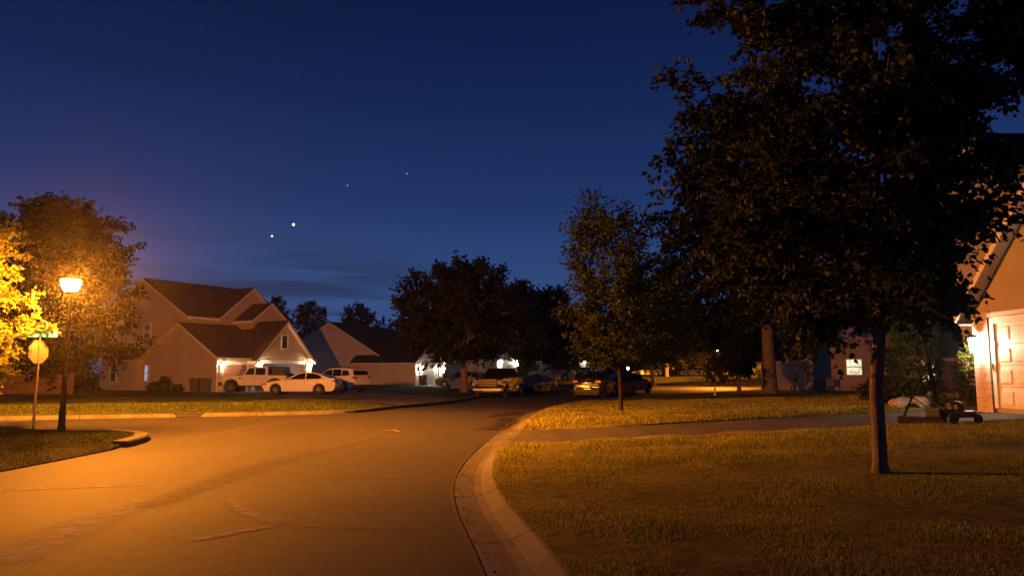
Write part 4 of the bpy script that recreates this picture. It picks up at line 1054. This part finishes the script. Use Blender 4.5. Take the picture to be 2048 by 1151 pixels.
# lawn mower
e = empty('lawn_mower', (9.0, 15.45, zr(9.0, 15.45)), R(12), 'dark push mower with slanted handle parked on the grass by the driveway', 'lawn mower')
b = MB(); b.ext([(-.32,-.26,.12),(.3,-.26,.12),(.36,-.12,.12),(.36,.12,.12),(.3,.26,.12),(-.32,.26,.12)], (0,0,.13)); b.build('deck', M['mower_red'], e, bevel=.03)
b = MB(); b.lathe([(.17,.25),(.18,.3),(.16,.4),(.09,.44),(.02,.45)], 14, (.02,0,0)); b.box((-.1,-.2,.25),(.05,-.12,.38)); b.build('engine', M['black_plastic'], e, smooth=True)
for x, r_ in ((.28, .10), (-.3, .12)):
    for s in (-1, 1):
        b = MB(); b.lathe([(.02,-.025),(r_*.9,-.025),(r_,0),(r_*.9,.025),(.02,.025)], 14, (x, s*.3, r_), 'y'); b.build('wheel', M['rubber'], e, smooth=True)
for s in (-.2, .2):
    b = MB(); b.tube([(-.3,s,.2),(-.75,s,.5)], .012, 6); b.build('handle_bar', M['steel'], e)
b = MB(); b.tube([(-.75,-.2,.5),(-.82,-.2,.55),(-.82,.2,.55),(-.75,.2,.5)], .013, 6); b.build('handle_grip', M['black_plastic'], e)
b = MB(); b.ext([(-.5,-.2,.12),(-.33,-.2,.12),(-.33,-.2,.32),(-.55,-.2,.3)], (0,.4,0)); b.build('grass_bag', M['rubber'], e, bevel=.03)

# patio chairs at the cream house
for i, (x, lab) in enumerate(((24.0, 'dark patio chair at the left corner of the cream house'), (24.85, 'dark patio chair right of its twin at the cream house'))):
    e = empty('patio_chair', (x, 59.3, z5), R(180), lab, 'chair', 'patio chairs by the cream house')
    b = MB(); b.box((-.27,-.25,.4),(.27,.25,.45)); b.build('seat', M['wood'], e)
    b = MB(); [b.box((-.27+k*.11,.24,.45),(-.2+k*.11,.27,.98)) for k in range(5)]; b.build('backrest', M['wood'], e)
    for sx_ in (-.25, .25):
        for sy_ in (-.22, .24):
            b = MB(); b.box((sx_-.025, sy_-.025, 0), (sx_+.025, sy_+.025, .4 if sy_ < 0 else .95)); b.build('leg', M['wood'], e)

# storm drain
dx, dy = LK[np.argmin(np.hypot(LK[:, 0]+11.8, LK[:, 1]-27.6))]
e = empty('storm_drain', (dx, dy, 0), math.atan2(2.0, 5.6), 'dark storm drain opening in the far pale kerb', 'storm drain')
b = MB(); b.box((-.42,-.03,.012),(.42,-.004,.115)); b.build('opening', M['dark_in'], e)
b = MB(); b.box((-.5,-.06,.12),(.5,.3,.15)); b.build('hood', M['rubber'], e, bevel=.008)
b = MB(); [b.box((-.4+k*.1,-.5,.004),(-.36+k*.1,-.07,.02)) for k in range(9)]; b.build('grate', M['rubber'], e)

# far roadside odds and ends
e = empty('fire_hydrant', (29.0, 90.0, zl(29.0, 92.6)), 0, 'small dark fire hydrant on the lit verge beside the thick trunk', 'hydrant'); e.location = (30.3, 94.2, zl(30.3, 94.2))
b = MB(); b.lathe([(.2,-.1),(.2,.04),(.14,.06),(.13,.55),(.18,.58),(.17,.62),(.13,.75),(.05,.82),(.02,.86)], 14); b.build('barrel', M['hydrant'], e, smooth=True)
b = MB(); b.tube([(-.24,0,.45),(.24,0,.45)], .07, 10); b.build('nozzle', M['hydrant'], e)
e = empty('road_sign', (29.6, 95.5, zl(29.6, 95.5)), R(10), 'small orange lit square sign on a post beyond the road bend', 'road sign')
b = MB(); b.box((-.04,-.02,-.1),(.04,.02,1.9)); b.build('post', M['steel'], e)
b = MB(); b.box((-.3,-.035,1.3),(.3,-.022,1.95)); b.build('sign_plate', M['sign_white'], e, bevel=.004)
for i, (x, y, h_, lab) in enumerate(((4.0, 76.5, .95, 'taller white marker stake on the grass before the silver vehicle'), (4.5, 76.3, .6, 'shorter white marker stake on the grass before the silver vehicle'))):
    b = MB(); b.ext([(-.05,-.02,-.1),(.05,-.02,-.1),(.05,-.02,h_-.08),(0,-.02,h_),(-.05,-.02,h_-.08)], (0,.04,0)); o = b.build('marker_stake', M['guard']); o.location = (x, y, zl(x, y)); o.rotation_euler = (0, R(-4), 0)
    tag(o, lab, 'stake', 'white marker stakes')
e = empty('porch_lamp', (15.6, 101.5, zl(15.6, 101.5)), 0, 'tiny bluish white lamp on a post right of the young tree', 'garden lamp')
b = MB(); b.tube([(0,0,-.1),(0,0,.95)], .04, 8); b.build('post', M['pole'], e)
b = MB(); b.blob((0,0,1.1), (.2,.2,.2), 1, 12, 8, 0); b.build('globe', M['blue_bulb'], e, smooth=True)

# leaves and twigs lying on the road
rs = np.random.RandomState(12)
def litter(name, xs, ys, zs, L, mat):
    n = len(xs); ax = np.stack([rs.normal(0, 1, n), rs.normal(0, 1, n), rs.normal(0, .12, n)], 1)
    return leaf_mesh(name, np.stack([xs, ys, zs], 1), ax, L, L*.6, mat, None, rs)
k = rs.randint(2, 75, 620); jit = rs.normal(0, 1, 620)*np.where(rs.uniform(0, 1, 620) < .7, .3, 1.2)
o = litter('leaf_litter', RK[k, 0]+.05+np.abs(jit)*.11, RK[k, 1]+rs.uniform(-.3, .3, 620), np.full(620, .02)+.05*np.clip(np.abs(jit)*.11-.28, 0, .3), rs.uniform(.008, .034, 620), M['mulch']); tag(o, 'dark leaf crumbs scattered along the gutter', 'leaf litter', kind='stuff')
e = MB(); e.tube([(-.35,0,.02),(0,.06,.06),(.3,-.02,.03)], [.012,.02,.008], 5); e.tube([(0,.06,.05),(.12,.2,.1)], [.012,.005], 5); o = e.build('fallen_twig', M['bark']); p = G(787, 862); o.location = (p[0], p[1], 0); o.rotation_euler = (0, 0, -.5)
tag(o, 'small dark twig lying in the middle of the road', 'twig')

# ------------------------------------------------------------------ vehicles (front towards local -x)
def arch(xc, zc, r, a0=0, a1=180, n=9): return [(xc + r*math.cos(R(a0+(a1-a0)*k/(n-1))), zc + r*math.sin(R(a0+(a1-a0)*k/(n-1)))) for k in range(n)]

class Car:
    def __init__(s, name, label, loc, heading, paint, L, W, wheels, wr, group='parked vehicles', cat='car'):
        s.e = empty(name, loc, R(heading), label, cat, group); s.L = L; s.W = W; s.paint = paint; s.wheels = wheels; s.wr = wr
    def hw(s, x, z):
        """half width of the body side at x, z"""
        w = s.W/2; e = max(0, abs(x)/(s.L/2)-.62)/.38
        w -= .16*e*e*s.W/1.85
        return w - .05*max(0, (.55-z))**1.2 - .03*max(0, z-.62)
    def prism(s, outline, hw, name, mat, bevel=.05, seg=3, parent=None):
        n = len(outline); V = []; F = []
        for sg in (-1, 1):
            V += [(x, sg*hw(x, z), z) for x, z in outline]
        F.append(tuple(range(n))); F.append(tuple(reversed(range(n, 2*n))))
        for i in range(n):
            j = (i+1) % n; F.append((j, i, i+n, j+n))
        mb = MB(); mb.add(V, F); return mb.build(name, M[mat] if isinstance(mat, str) else mat, parent or s.e, smooth=True, bevel=bevel, seg=seg)
    def body(s, top, zlow, arch_r=None, bevel=.06):
        ar = arch_r or s.wr*1.17; xf, xr = s.wheels
        out = list(top)                                     # from front bottom over the top to rear bottom
        out += [(xr+ar+.02, zlow)] + arch(xr, s.wr, ar, max(-8, math.degrees(math.asin((zlow-s.wr)/ar)) if abs((zlow-s.wr)/ar) < 1 else -8), 180-max(-8, math.degrees(math.asin((zlow-s.wr)/ar)) if abs((zlow-s.wr)/ar) < 1 else -8)) + [(xr-ar-.05, zlow), (xf+ar+.05, zlow)]
        out += arch(xf, s.wr, ar, math.degrees(math.asin((zlow-s.wr)/ar)), 180-math.degrees(math.asin((zlow-s.wr)/ar))) + [(xf-ar-.02, zlow)]
        s.bodyo = s.prism(out, s.hw, 'body', s.paint, bevel)
        u = MB(); u.box((-s.L*.46, -s.W*.36, zlow-.04), (s.L*.46, s.W*.36, s.wr*2+.02)); u.build('underbody', M['black_plastic'], s.e)
    def cabin(s, outline, zb, yb, k, mat=None, bevel=.05):
        s.zb, s.yb, s.k = zb, yb, k
        return s.prism(outline, lambda x, z: yb-max(0, z-zb)*k - .05*max(0, abs(x)-1.2), 'cabin', mat or s.paint, bevel)
    def side_window(s, poly, name='side_window', mat='glass', off=.006):
        for sg in (-1, 1):
            mb = MB(); P = [(x, sg*(s.yb-max(0, z-s.zb)*s.k - .05*max(0, abs(x)-1.2)+off), z) for x, z in poly]
            mb.ext(P, (0, -sg*.02, 0)); mb.build(name, M[mat], s.e)
    def slope_window(s, a, b, name, inset=.06, off=.008):
        """glass between lower point a and upper point b of the cabin outline"""
        (xa, za), (xb, zb_) = a, b; dx, dz = xb-xa, zb_-za; l = math.hypot(dx, dz); nx, nz = -dz/l, dx/l
        if (name == 'windscreen') != (nx < 0): nx, nz = -nx, -nz
        def hw(z): return s.yb-max(0, z-s.zb)*s.k-inset
        P = []
        for t, sg in ((.08, -1), (.08, 1), (.92, 1), (.92, -1)):
            x, z = xa+dx*t, za+dz*t; P.append((x+nx*off, sg*hw(z), z+nz*off))
        mb = MB(); mb.ext(P, (-nx*.02, 0, -nz*.02)); mb.build(name, M['glass'], s.e)
    def wheel(s, spokes=10, rim='rim', tw=.22):
        for x in s.wheels:
            for sg in (-1, 1):
                yo = sg*(s.W/2-.11); r = s.wr
                t = MB(); t.lathe([(r*.62,-tw/2),(r*.93,-tw/2),(r,-tw*.32),(r,tw*.32),(r*.93,tw/2),(r*.62,tw/2)], 24, (x, yo, r), 'y', False); wo = t.build('wheel', M['tyre'], s.e, smooth=True)
                b = MB(); yf = yo+sg*tw*.42; R0 = r*.66
                b.lathe([(R0,-tw*.3),(R0,tw*.3)], 24, (x, yo, r), 'y', False)
                ring = [(x+R0*math.cos(2*PI*k/24), yf, r+R0*math.sin(2*PI*k/24)) for k in range(25)]; b.tube(ring, .018, 5, False)
                b.lathe([(.07,-.015),(.06,.015)], 10, (x, yf, r), 'y')
                for k in range(spokes):
                    a = 2*PI*k/spokes+.3; b.tube([(x+.05*math.cos(a), yf, r+.05*math.sin(a)), (x+R0*math.cos(a), yf, r+R0*math.sin(a))], [.024, .016], 5)
                b.build('rim', M[rim], wo, smooth=True)
                d = MB(); d.lathe([(.01,-.01),(R0*.98,-.01),(R0*.98,.01),(.01,.01)], 20, (x, yo+sg*tw*.2, r), 'y'); d.build('brake_disc', M['black_plastic'], wo)
    def part(s, name, mat, a, b, bevel=.015, mirror=True):
        for sg in ((-1, 1) if mirror else (1,)):
            mb = MB(); (x0, y0, z0), (x1, y1, z1) = a, b
            mb.box((x0, min(sg*y0, sg*y1), z0), (x1, max(sg*y0, sg*y1), z1)); mb.build(name, M[mat], s.e, bevel=bevel)
    def mirrors(s, x, z, mat=None):
        for sg in (-1, 1):
            mb = MB(); mb.blob((x, sg*(s.W/2+.09), z), (.07, .11, .08), 1, 10, 6, 0); mb.tube([(x, sg*(s.W/2-.1), z-.06), (x, sg*(s.W/2+.05), z-.02)], .02, 5)
            mb.build('mirror', M[mat] if mat else M[s.paint], s.e, smooth=True)
    def handles(s, xs, z, mat='black_plastic'):
        for x in xs:
            for sg in (-1, 1):
                mb = MB(); w = s.hw(x, z); mb.box((x-.09, min(sg*(w-.01), sg*(w+.025)), z-.015), (x+.09, max(sg*(w-.01), sg*(w+.025)), z+.015)); mb.build('door_handle', M[mat], s.e, bevel=.006)
    def seam(s, xs, z0, z1):
        b = MB()
        for x in xs:
            for sg in (-1, 1):
                w0, w1 = s.hw(x, z0), s.hw(x, z1); zm = .6
                for za, zc in ((z0, zm), (zm, z1)):
                    wa, wc = s.hw(x, za)+.002, s.hw(x, zc)+.002
                    b.quad((x-.006, sg*wa, za), (x+.006, sg*wa, za), (x+.006, sg*wc, zc), (x-.006, sg*wc, zc))
        b.build('door_gap', M['black_plastic'], s.e)

def sedan(label, loc, hd, paint, name='parked_sedan', rim='rim'):
    c = Car(name, label, loc, hd, paint, 4.78, 1.84, (-1.45, 1.38), .335)
    c.body([(-2.2,.22),(-2.36,.36),(-2.39,.52),(-2.33,.66),(-2.05,.77),(-1.5,.88),(-.95,.95),(-.3,.96),(.6,.975),(1.5,1.0),(2.1,1.05),(2.34,1.03),(2.36,.85),(2.39,.6),(2.34,.36),(2.2,.25)], .22)
    c.cabin([(-1.0,.9),(-.2,1.31),(.15,1.40),(.55,1.43),(.95,1.41),(1.4,1.29),(2.05,1.06),(2.1,.95)], .95, .82, .42)
    c.side_window([(-.62,.985),(-.1,1.27),(.18,1.345),(.42,1.365),(.42,.99)]); c.side_window([(.48,.99),(.48,1.367),(.9,1.355),(1.25,1.26),(1.48,1.13),(1.42,1.03)])
    c.slope_window((-1.0,.93),(-.15,1.33),'windscreen'); c.slope_window((2.05,1.07),(1.38,1.31),'rear_window')
    c.wheel(10, rim); c.mirrors(-.62, .99); c.handles((.2, 1.15), .86, paint); c.seam((-.72, .45, 1.3), .28, .95)
    c.part('headlight', 'headlens', (-2.36,.5,.62),(-2.1,.83,.72)); c.part('grille', 'black_plastic', (-2.42,-.42,.4),(-2.3,.42,.6), mirror=False)
    c.part('tail_light', 'tail', (2.2,.42,.84),(2.39,.82,.94)); c.part('license_plate', 'plate', (2.37,-.26,.55),(2.41,.26,.68), mirror=False); c.part('lower_vent', 'black_plastic', (-2.38,.55,.34),(-2.2,.80,.42))
    return c

def suv(label, loc, hd, paint, L=4.82, Hh=1.76, W=1.93, name='parked_suv', wr=.38, rack=True, chrome=False, cat='suv'):
    k = L/4.82; h = Hh/1.76
    c = Car(name, label, loc, hd, paint, L, W, (-1.45*k, 1.42*k), wr, cat=cat)
    T = lambda P: [(x*k, z*h) for x, z in P]
    c.body(T([(-2.25,.3),(-2.38,.45),(-2.41,.75),(-2.36,.92),(-2.2,1.0),(-1.5,1.08),(-1.05,1.12),(0,1.12),(1.5,1.14),(2.25,1.16),(2.36,1.05),(2.38,.8),(2.41,.6),(2.36,.42),(2.2,.34)]), .31*h)
    c.cabin(T([(-1.12,1.08),(-.4,1.55),(-.1,1.68),(.5,1.74),(1.5,1.72),(2.0,1.66),(2.12,1.58),(2.3,1.12)]), 1.1*h, W/2-.08, .26)
    c.side_window(T([(-.82,1.15),(-.28,1.53),(-.02,1.62),(.3,1.64),(.3,1.15)])); c.side_window(T([(.36,1.15),(.36,1.64),(1.0,1.64),(1.12,1.58),(1.15,1.17)])); c.side_window(T([(1.22,1.18),(1.22,1.57),(1.7,1.54),(1.92,1.22)]))
    c.slope_window(T([(-1.12,1.1)])[0], T([(-.38,1.56)])[0], 'windscreen'); c.slope_window(T([(2.27,1.2)])[0], T([(2.13,1.57)])[0], 'rear_window', .08)
    c.wheel(6); c.mirrors(-.78*k, 1.16*h); c.handles((.18*k, 1.05*k), .98*h, 'chrome' if chrome else paint); c.seam((-.85*k, .33*k, 1.2*k), .4, 1.1*h)
    c.part('headlight', 'headlens', (-2.4*k,.5,.78*h),(-2.2*k,W/2-.1,.95*h)); c.part('grille', 'black_plastic', (-2.44*k,-.48,.6*h),(-2.36*k,.48,.92*h), mirror=False)
    c.part('tail_light', 'tail', (2.2*k,.55,.98*h),(2.41*k,W/2-.08,1.12*h)); c.part('license_plate', 'plate', (2.38*k,-.26,.82*h),(2.425*k,.26,.96*h), mirror=False)
    c.part('bumper', 'black_plastic', (2.3*k,-W/2+.18,.4*h),(2.46*k,W/2-.18,.56*h), mirror=False)
    if rack:
        for sg in (-1, 1):
            mb = MB(); y = sg*(W/2-.30); mb.tube([(-.1*k,y,1.70*h),(.0*k,y,1.785*h),(1.6*k,y,1.765*h),(1.75*k,y,1.69*h)], .02, 6); mb.build('roof_rail', M['black_plastic'], c.e)
    return c

# white off-roader in front of the tan garage
zz = zl(-18.3, 53.4)+.03
c = Car('off_road_vehicle', 'boxy white off roader with dark hard top parked across the tan house garage', (-18.0, 53.3, zz), 2, 'paint_pearl', 4.75, 1.88, (-1.5, 1.48), .42, cat='off-roader')
c.hw = lambda x, z: .80 - .04*max(0, abs(x)-2.0)
c.body([(-2.1,.5),(-2.15,.62),(-2.15,1.0),(-2.08,1.12),(-1.3,1.17),(-.72,1.2),(2.2,1.2),(2.24,1.1),(2.24,.55),(2.15,.5)], .5, .52, .04)
c.cabin([(-.78,1.17),(-.42,1.72),(-.3,1.8),(.95,1.82),(.95,1.17)], 1.2, .79, .13, 'paint_pearl', .04)
c.prism([(.955,1.2),(.955,1.825),(2.1,1.80),(2.2,1.2)], lambda x, z: .785-max(0, z-1.2)*.13, 'hard_top', 'black_plastic', .04)
c.side_window([(-.6,1.24),(-.33,1.68),(.02,1.70),(.02,1.24)]); c.side_window([(.12,1.24),(.12,1.70),(.8,1.70),(.8,1.24)]); c.side_window([(1.08,1.26),(1.08,1.70),(1.98,1.68),(2.06,1.26)], off=.002)
c.slope_window((-.76,1.2),(-.43,1.71),'windscreen', .08)
c.wheel(8, 'steel', .26); c.mirrors(-.62, 1.3, 'paint_pearl'); c.handles((-.05, .78), 1.02); c.seam((-.68, .07, .9), .55, 1.18)
for x0, x1 in ((-2.05, -.94), (.92, 2.05)):
    for sg in (-1, 1):
        xc = (x0+x1)/2; mb = MB(); P = arch(xc, .42, .6, 12, 168, 9) ; Q = arch(xc, .42, .54, 12, 168, 9)
        mb.ext([(x, sg*.80, z) for x, z in P] + [(x, sg*.80, z) for x, z in reversed(Q)], (0, sg*.15, 0)); mb.build('fender', M['paint_pearl' if x0 < 0 else 'black_plastic'], c.e)
c.part('bumper', 'black_plastic', (-2.42,-.78,.5),(-2.2,.78,.7), .03, False); c.part('bumper_top', 'steel', (-2.4,-.6,.70),(-2.2,.6,.74), .01, False); c.part('headlight', 'headlens', (-2.19,.42,.86),(-2.13,.66,1.06), .02)
c.part('grille', 'black_plastic', (-2.18,-.38,.8),(-2.13,.38,1.08), .01, False); c.part('side_step', 'black_plastic', (-.85,.80,.42),(.85,.92,.5)); c.part('side_vent', 'black_plastic', (-.98,.795,.93),(-.84,.808,1.05), .004)
mb = MB(); mb.lathe([(.1,-.13),(.38,-.13),(.4,0),(.38,.13),(.1,.13)], 20, (2.4,0,.95), 'x'); mb.build('spare_wheel', M['tyre'], c.e, smooth=True)

sx_, sy_ = -13.45, 48.6
sedan('white fastback sedan parked broadside in front of the tan house', (sx_, sy_, zl(sx_, sy_)+.015), -5, 'paint_white')
sx_, sy_ = -12.6, 54.4
suv('white sport utility parked behind the white sedan, rear lights facing right', (sx_, sy_, zl(sx_, sy_)+.015), -30, 'paint_white')
sx_, sy_ = -4.6, 68.5
suv('grey hatchback parked behind the maple trunk', (sx_, sy_, zl(sx_, sy_)+.02), -8, 'paint_grey', 4.5, 1.55, 1.82, 'parked_hatchback', .34, False, cat='car')
sx_, sy_ = 4.6, 86.5
suv('long silver sport utility parked on the raised drive behind the dark cars', (sx_, sy_, zl(sx_, sy_)+.02), -10, 'paint_silver', 5.4, 1.9, 2.0, 'parked_suv', .4)
suv('black sport utility parked at the right kerb, its red rear lights facing us', (5.35, 48.6, .005), 180+70, 'paint_black', 4.5, 1.78, 1.95, 'parked_suv', .38)
sedan('black sedan parked in front of the black sport utility, its roof glinting', (7.25, 53.6, .005), 180+60, 'paint_black')
suv('dark car farthest along the right kerb, just left of the young tree trunk', (9.15, 58.6, .005), 180+54, 'paint_navy', 4.6, 1.6, 1.85, 'parked_hatchback', .35, False, cat='car')
sedan('small dark car parked behind the pickup at the left kerb', (1.75, 57.4, .005), 68, 'paint_bronze', 'parked_hatchback')

# pickup
c = Car('pickup_truck', 'brown pickup truck with chrome front facing us at the left kerb', (-.82, 50.2, .005), 76, 'paint_brown', 5.9, 2.02, (-1.85, 1.85), .42, cat='pickup truck')
c.body([(-2.75,.42),(-2.92,.55),(-2.95,.95),(-2.9,1.18),(-2.7,1.24),(-1.4,1.27),(-1.0,1.28),(2.85,1.28),(2.93,1.2),(2.93,.6),(2.8,.5)], .42, .52, .05)
c.cabin([(-1.15,1.24),(-.4,1.80),(-.15,1.90),(1.0,1.91),(1.25,1.85),(1.4,1.24)], 1.27, .92, .24)
c.side_window([(-.85,1.31),(-.28,1.76),(.15,1.81),(.15,1.31)]); c.side_window([(.22,1.31),(.22,1.81),(.95,1.80),(1.15,1.72),(1.22,1.31)])
c.slope_window((-1.15,1.26),(-.38,1.82),'windscreen'); c.slope_window((1.39,1.28),(1.26,1.83),'rear_window')
c.wheel(6, 'chrome', .27); c.mirrors(-.8, 1.4); c.handles((.05, 1.05), 1.08, 'chrome'); c.seam((-1.0, .18, 1.3), .5, 1.25)
c.part('headlight', 'headlens', (-2.97,.62,.88),(-2.82,.93,1.14), .02)
mb = MB(); mb.box((-2.972,-.6,.74),(-2.94,.6,1.2)); gr = mb.build('grille', M['black_plastic'], c.e, bevel=.01); mb = MB(); [mb.box((-3.0,-.56,.80+k*.17),(-2.965,.56,.835+k*.17)) for k in range(3)]; mb.build('grille_bar', M['chrome'], gr, bevel=.01)
c.part('bumper', 'chrome', (-3.08,-.95,.45),(-2.86,.95,.66), .04, False); c.part('license_plate', 'plate', (-3.1,-.26,.47),(-3.07,.26,.62), .004, False); c.part('tail_light', 'tail', (2.88,.8,.85),(2.96,.98,1.2))
c.part('bed_liner', 'black_plastic', (1.5,-.8,1.28),(2.8,.8,1.287), 0, False); c.part('running_board', 'black_plastic', (-1.2,.9,.36),(1.2,1.02,.43)); c.part('body_moulding', 'chrome', (-1.2,.985,.66),(1.25,1.004,.70), .004)

# distant cars as specks
for i, (x, lab) in enumerate(((21.0, 'pale distant car, leftmost speck across the road bend'), (28.5, 'pale distant car, right speck across the road bend'))):
    o = sedan(lab, (x, 118, zl(x, 118)), 0, 'paint_silver')

# utility trailer / bins right of silver vehicle
e = empty('utility_trailer', (8.4, 88.0, zl(8.4, 88)), R(-10), 'dark boxy trailer standing right of the silver vehicle', 'trailer')
b = MB(); b.box((-.9,-.8,.45),(.9,.8,1.5)); b.build('box', M['black_plastic'], e, bevel=.04)
for s in (-1, 1):
    b = MB(); b.lathe([(.05,-.08),(.3,-.08),(.32,0),(.3,.08),(.05,.08)], 16, (0, s*.9, .32), 'y'); b.build('wheel', M['tyre'], e, smooth=True)
b = MB(); b.tube([(-.9,0,.5),(-1.5,0,.45)], .04, 6); b.build('tow_bar', M['steel'], e)

# ------------------------------------------------------------------ planets and stars
def cam_dir(u, v):
    p = math.atan2(745-575.5, 1500); cx, cy = (u-1024)/1500, (575.5-v)/1500
    return Vector((cx, math.cos(p)-cy*math.sin(p), math.sin(p)+cy*math.cos(p))).normalized()
for u, v, r_, mt, nm, lab in ((587, 449, 3.1, 'planet', 'planet', 'brightest planet, a white point in the left sky'), (544, 472, 2.1, 'planet', 'planet', 'second planet just below left of the brightest one'),
        (695, 371, 1.5, 'star', 'star', 'faint star above and right of the two planets'), (814, 347, 1.4, 'star', 'star', 'faintest star, the one farthest right in the open sky')):
    b = MB(); b.blob((0, 0, 0), (r_, r_, r_), 1, 12, 8, 0); o = b.build(nm, M[mt], smooth=True); o.location = Vector((0, 0, 1.6)) + cam_dir(u, v)*2000
    tag(o, lab, nm, 'planets and stars')

# ------------------------------------------------------------------ sky
wld = bpy.data.worlds.new('World'); SC.world = wld; wld.use_nodes = True
nt = wld.node_tree; bg = nt.nodes['Background']
def N_(t, **k):
    x = nt.nodes.new(t)
    for a, b_ in k.items(): setattr(x, a, b_)
    return x
sky = N_('ShaderNodeTexSky', sky_type='NISHITA', sun_disc=False); sky.sun_elevation = R(-4.5); sky.sun_rotation = R(20); sky.ozone_density = 4
tc = N_('ShaderNodeTexCoord'); sp = N_('ShaderNodeSeparateXYZ'); nt.links.new(tc.outputs['Generated'], sp.inputs[0])
rp = N_('ShaderNodeValToRGB'); e = rp.color_ramp.elements
stops = [(0, (.030, .062, .155)), (.06, (.038, .086, .240)), (.13, (.028, .068, .205)), (.22, (.0135, .036, .135)), (.35, (.0062, .0185, .082)), (.5, (.0028, .0085, .046)), (1, (.0015, .0045, .024))]
while len(e) < len(stops): e.new(.5)
for i, (p, c_) in enumerate(stops): e[i].position = p; e[i].color = (*c_, 1)
nt.links.new(sp.outputs['Z'], rp.inputs['Fac'])
# thin dark cloud streaks low over the left horizon
mp = N_('ShaderNodeMapping'); mp.inputs['Scale'].default_value = (2.2, 2.2, 30); nt.links.new(tc.outputs['Generated'], mp.inputs['Vector'])
nz = N_('ShaderNodeTexNoise'); nz.inputs['Scale'].default_value = 1.6; nz.inputs['Detail'].default_value = 5; nt.links.new(mp.outputs[0], nz.inputs['Vector'])
cr = N_('ShaderNodeValToRGB'); cr.color_ramp.elements[0].position = .42; cr.color_ramp.elements[1].position = .6; nt.links.new(nz.outputs['Fac'], cr.inputs['Fac'])
band = N_('ShaderNodeValToRGB'); be = band.color_ramp.elements; be.new(.5); be.new(.6)
for i, (p, v) in enumerate(((.04, 0), (.08, 1), (.135, 1), (.18, 0))): be[i].position = p; be[i].color = (v, v, v, 1)
nt.links.new(sp.outputs['Z'], band.inputs['Fac'])
mu = N_('ShaderNodeMath', operation='MULTIPLY'); nt.links.new(cr.outputs[0], mu.inputs[0]); nt.links.new(band.outputs[0], mu.inputs[1])
azm = N_('ShaderNodeValToRGB'); ae = azm.color_ramp.elements; ae.new(.5); ae.new(.6)
for i, (p, v) in enumerate(((.22, .25), (.27, 1), (.39, 1), (.47, .15))): ae[i].position = p; ae[i].color = (v, v, v, 1)
axr = N_('ShaderNodeMapRange'); axr.inputs['From Min'].default_value = -1; axr.inputs['From Max'].default_value = 1
nt.links.new(sp.outputs['X'], axr.inputs['Value']); nt.links.new(axr.outputs[0], azm.inputs['Fac'])
mu0 = N_('ShaderNodeMath', operation='MULTIPLY'); nt.links.new(mu.outputs[0], mu0.inputs[0]); nt.links.new(azm.outputs[0], mu0.inputs[1]); mu = mu0
mu2 = N_('ShaderNodeMath', operation='MULTIPLY'); mu2.inputs[1].default_value = .85; nt.links.new(mu.outputs[0], mu2.inputs[0])
mx = N_('ShaderNodeMix', data_type='RGBA'); nt.links.new(mu2.outputs[0], mx.inputs[0]); nt.links.new(rp.outputs[0], mx.inputs[6]); mx.inputs[7].default_value = (.017, .034, .085, 1)
ad = N_('ShaderNodeMix', data_type='RGBA', blend_type='ADD'); ad.inputs[0].default_value = .05; nt.links.new(mx.outputs[2], ad.inputs[6]); nt.links.new(sky.outputs[0], ad.inputs[7])
nt.links.new(ad.outputs[2], bg.inputs['Color']); bg.inputs['Strength'].default_value = 1.0

# ------------------------------------------------------------------ thin haze added to stand in for lens glare round the lamps
HAZE = 0.0005
if HAZE:
    b = MB(); b.box((-75,-16,-1.2),(110,165,24)); o = b.build('haze'); t = NT('glow_haze')
    t.t.nodes.remove(t.b); vp = t.n('ShaderNodeVolumePrincipled'); vp.inputs['Density'].default_value = HAZE; vp.inputs['Anisotropy'].default_value = .91; vp.inputs['Color'].default_value = (.85, .85, .85, 1)
    t.l(vp.outputs[0], t.out.inputs['Volume']); o.data.materials.append(t.m); tag(o, kind='stuff')

# ------------------------------------------------------------------ camera and render settings
cam = bpy.data.cameras.new('camera'); co = bpy.data.objects.new('camera', cam); COL.objects.link(co); SC.camera = co
cam.sensor_width = 36; cam.lens = 36*1500/2048; cam.clip_end = 6000; cam.clip_start = .05
co.location = (0, 0, 1.6); co.rotation_euler = (PI/2 + math.atan2(745-575.5, 1500), 0, 0)
SC.view_settings.view_transform = 'Standard'; SC.view_settings.look = 'None'; SC.view_settings.exposure = 0; SC.view_settings.gamma = 1
SC.cycles.use_denoising = True; SC.cycles.sample_clamp_indirect = 3; SC.cycles.sample_clamp_direct = 0
SC.cycles.max_bounces = 6; SC.cycles.transparent_max_bounces = 8; SC.cycles.volume_bounces = 0
SC.cycles.caustics_reflective = False; SC.cycles.caustics_refractive = False
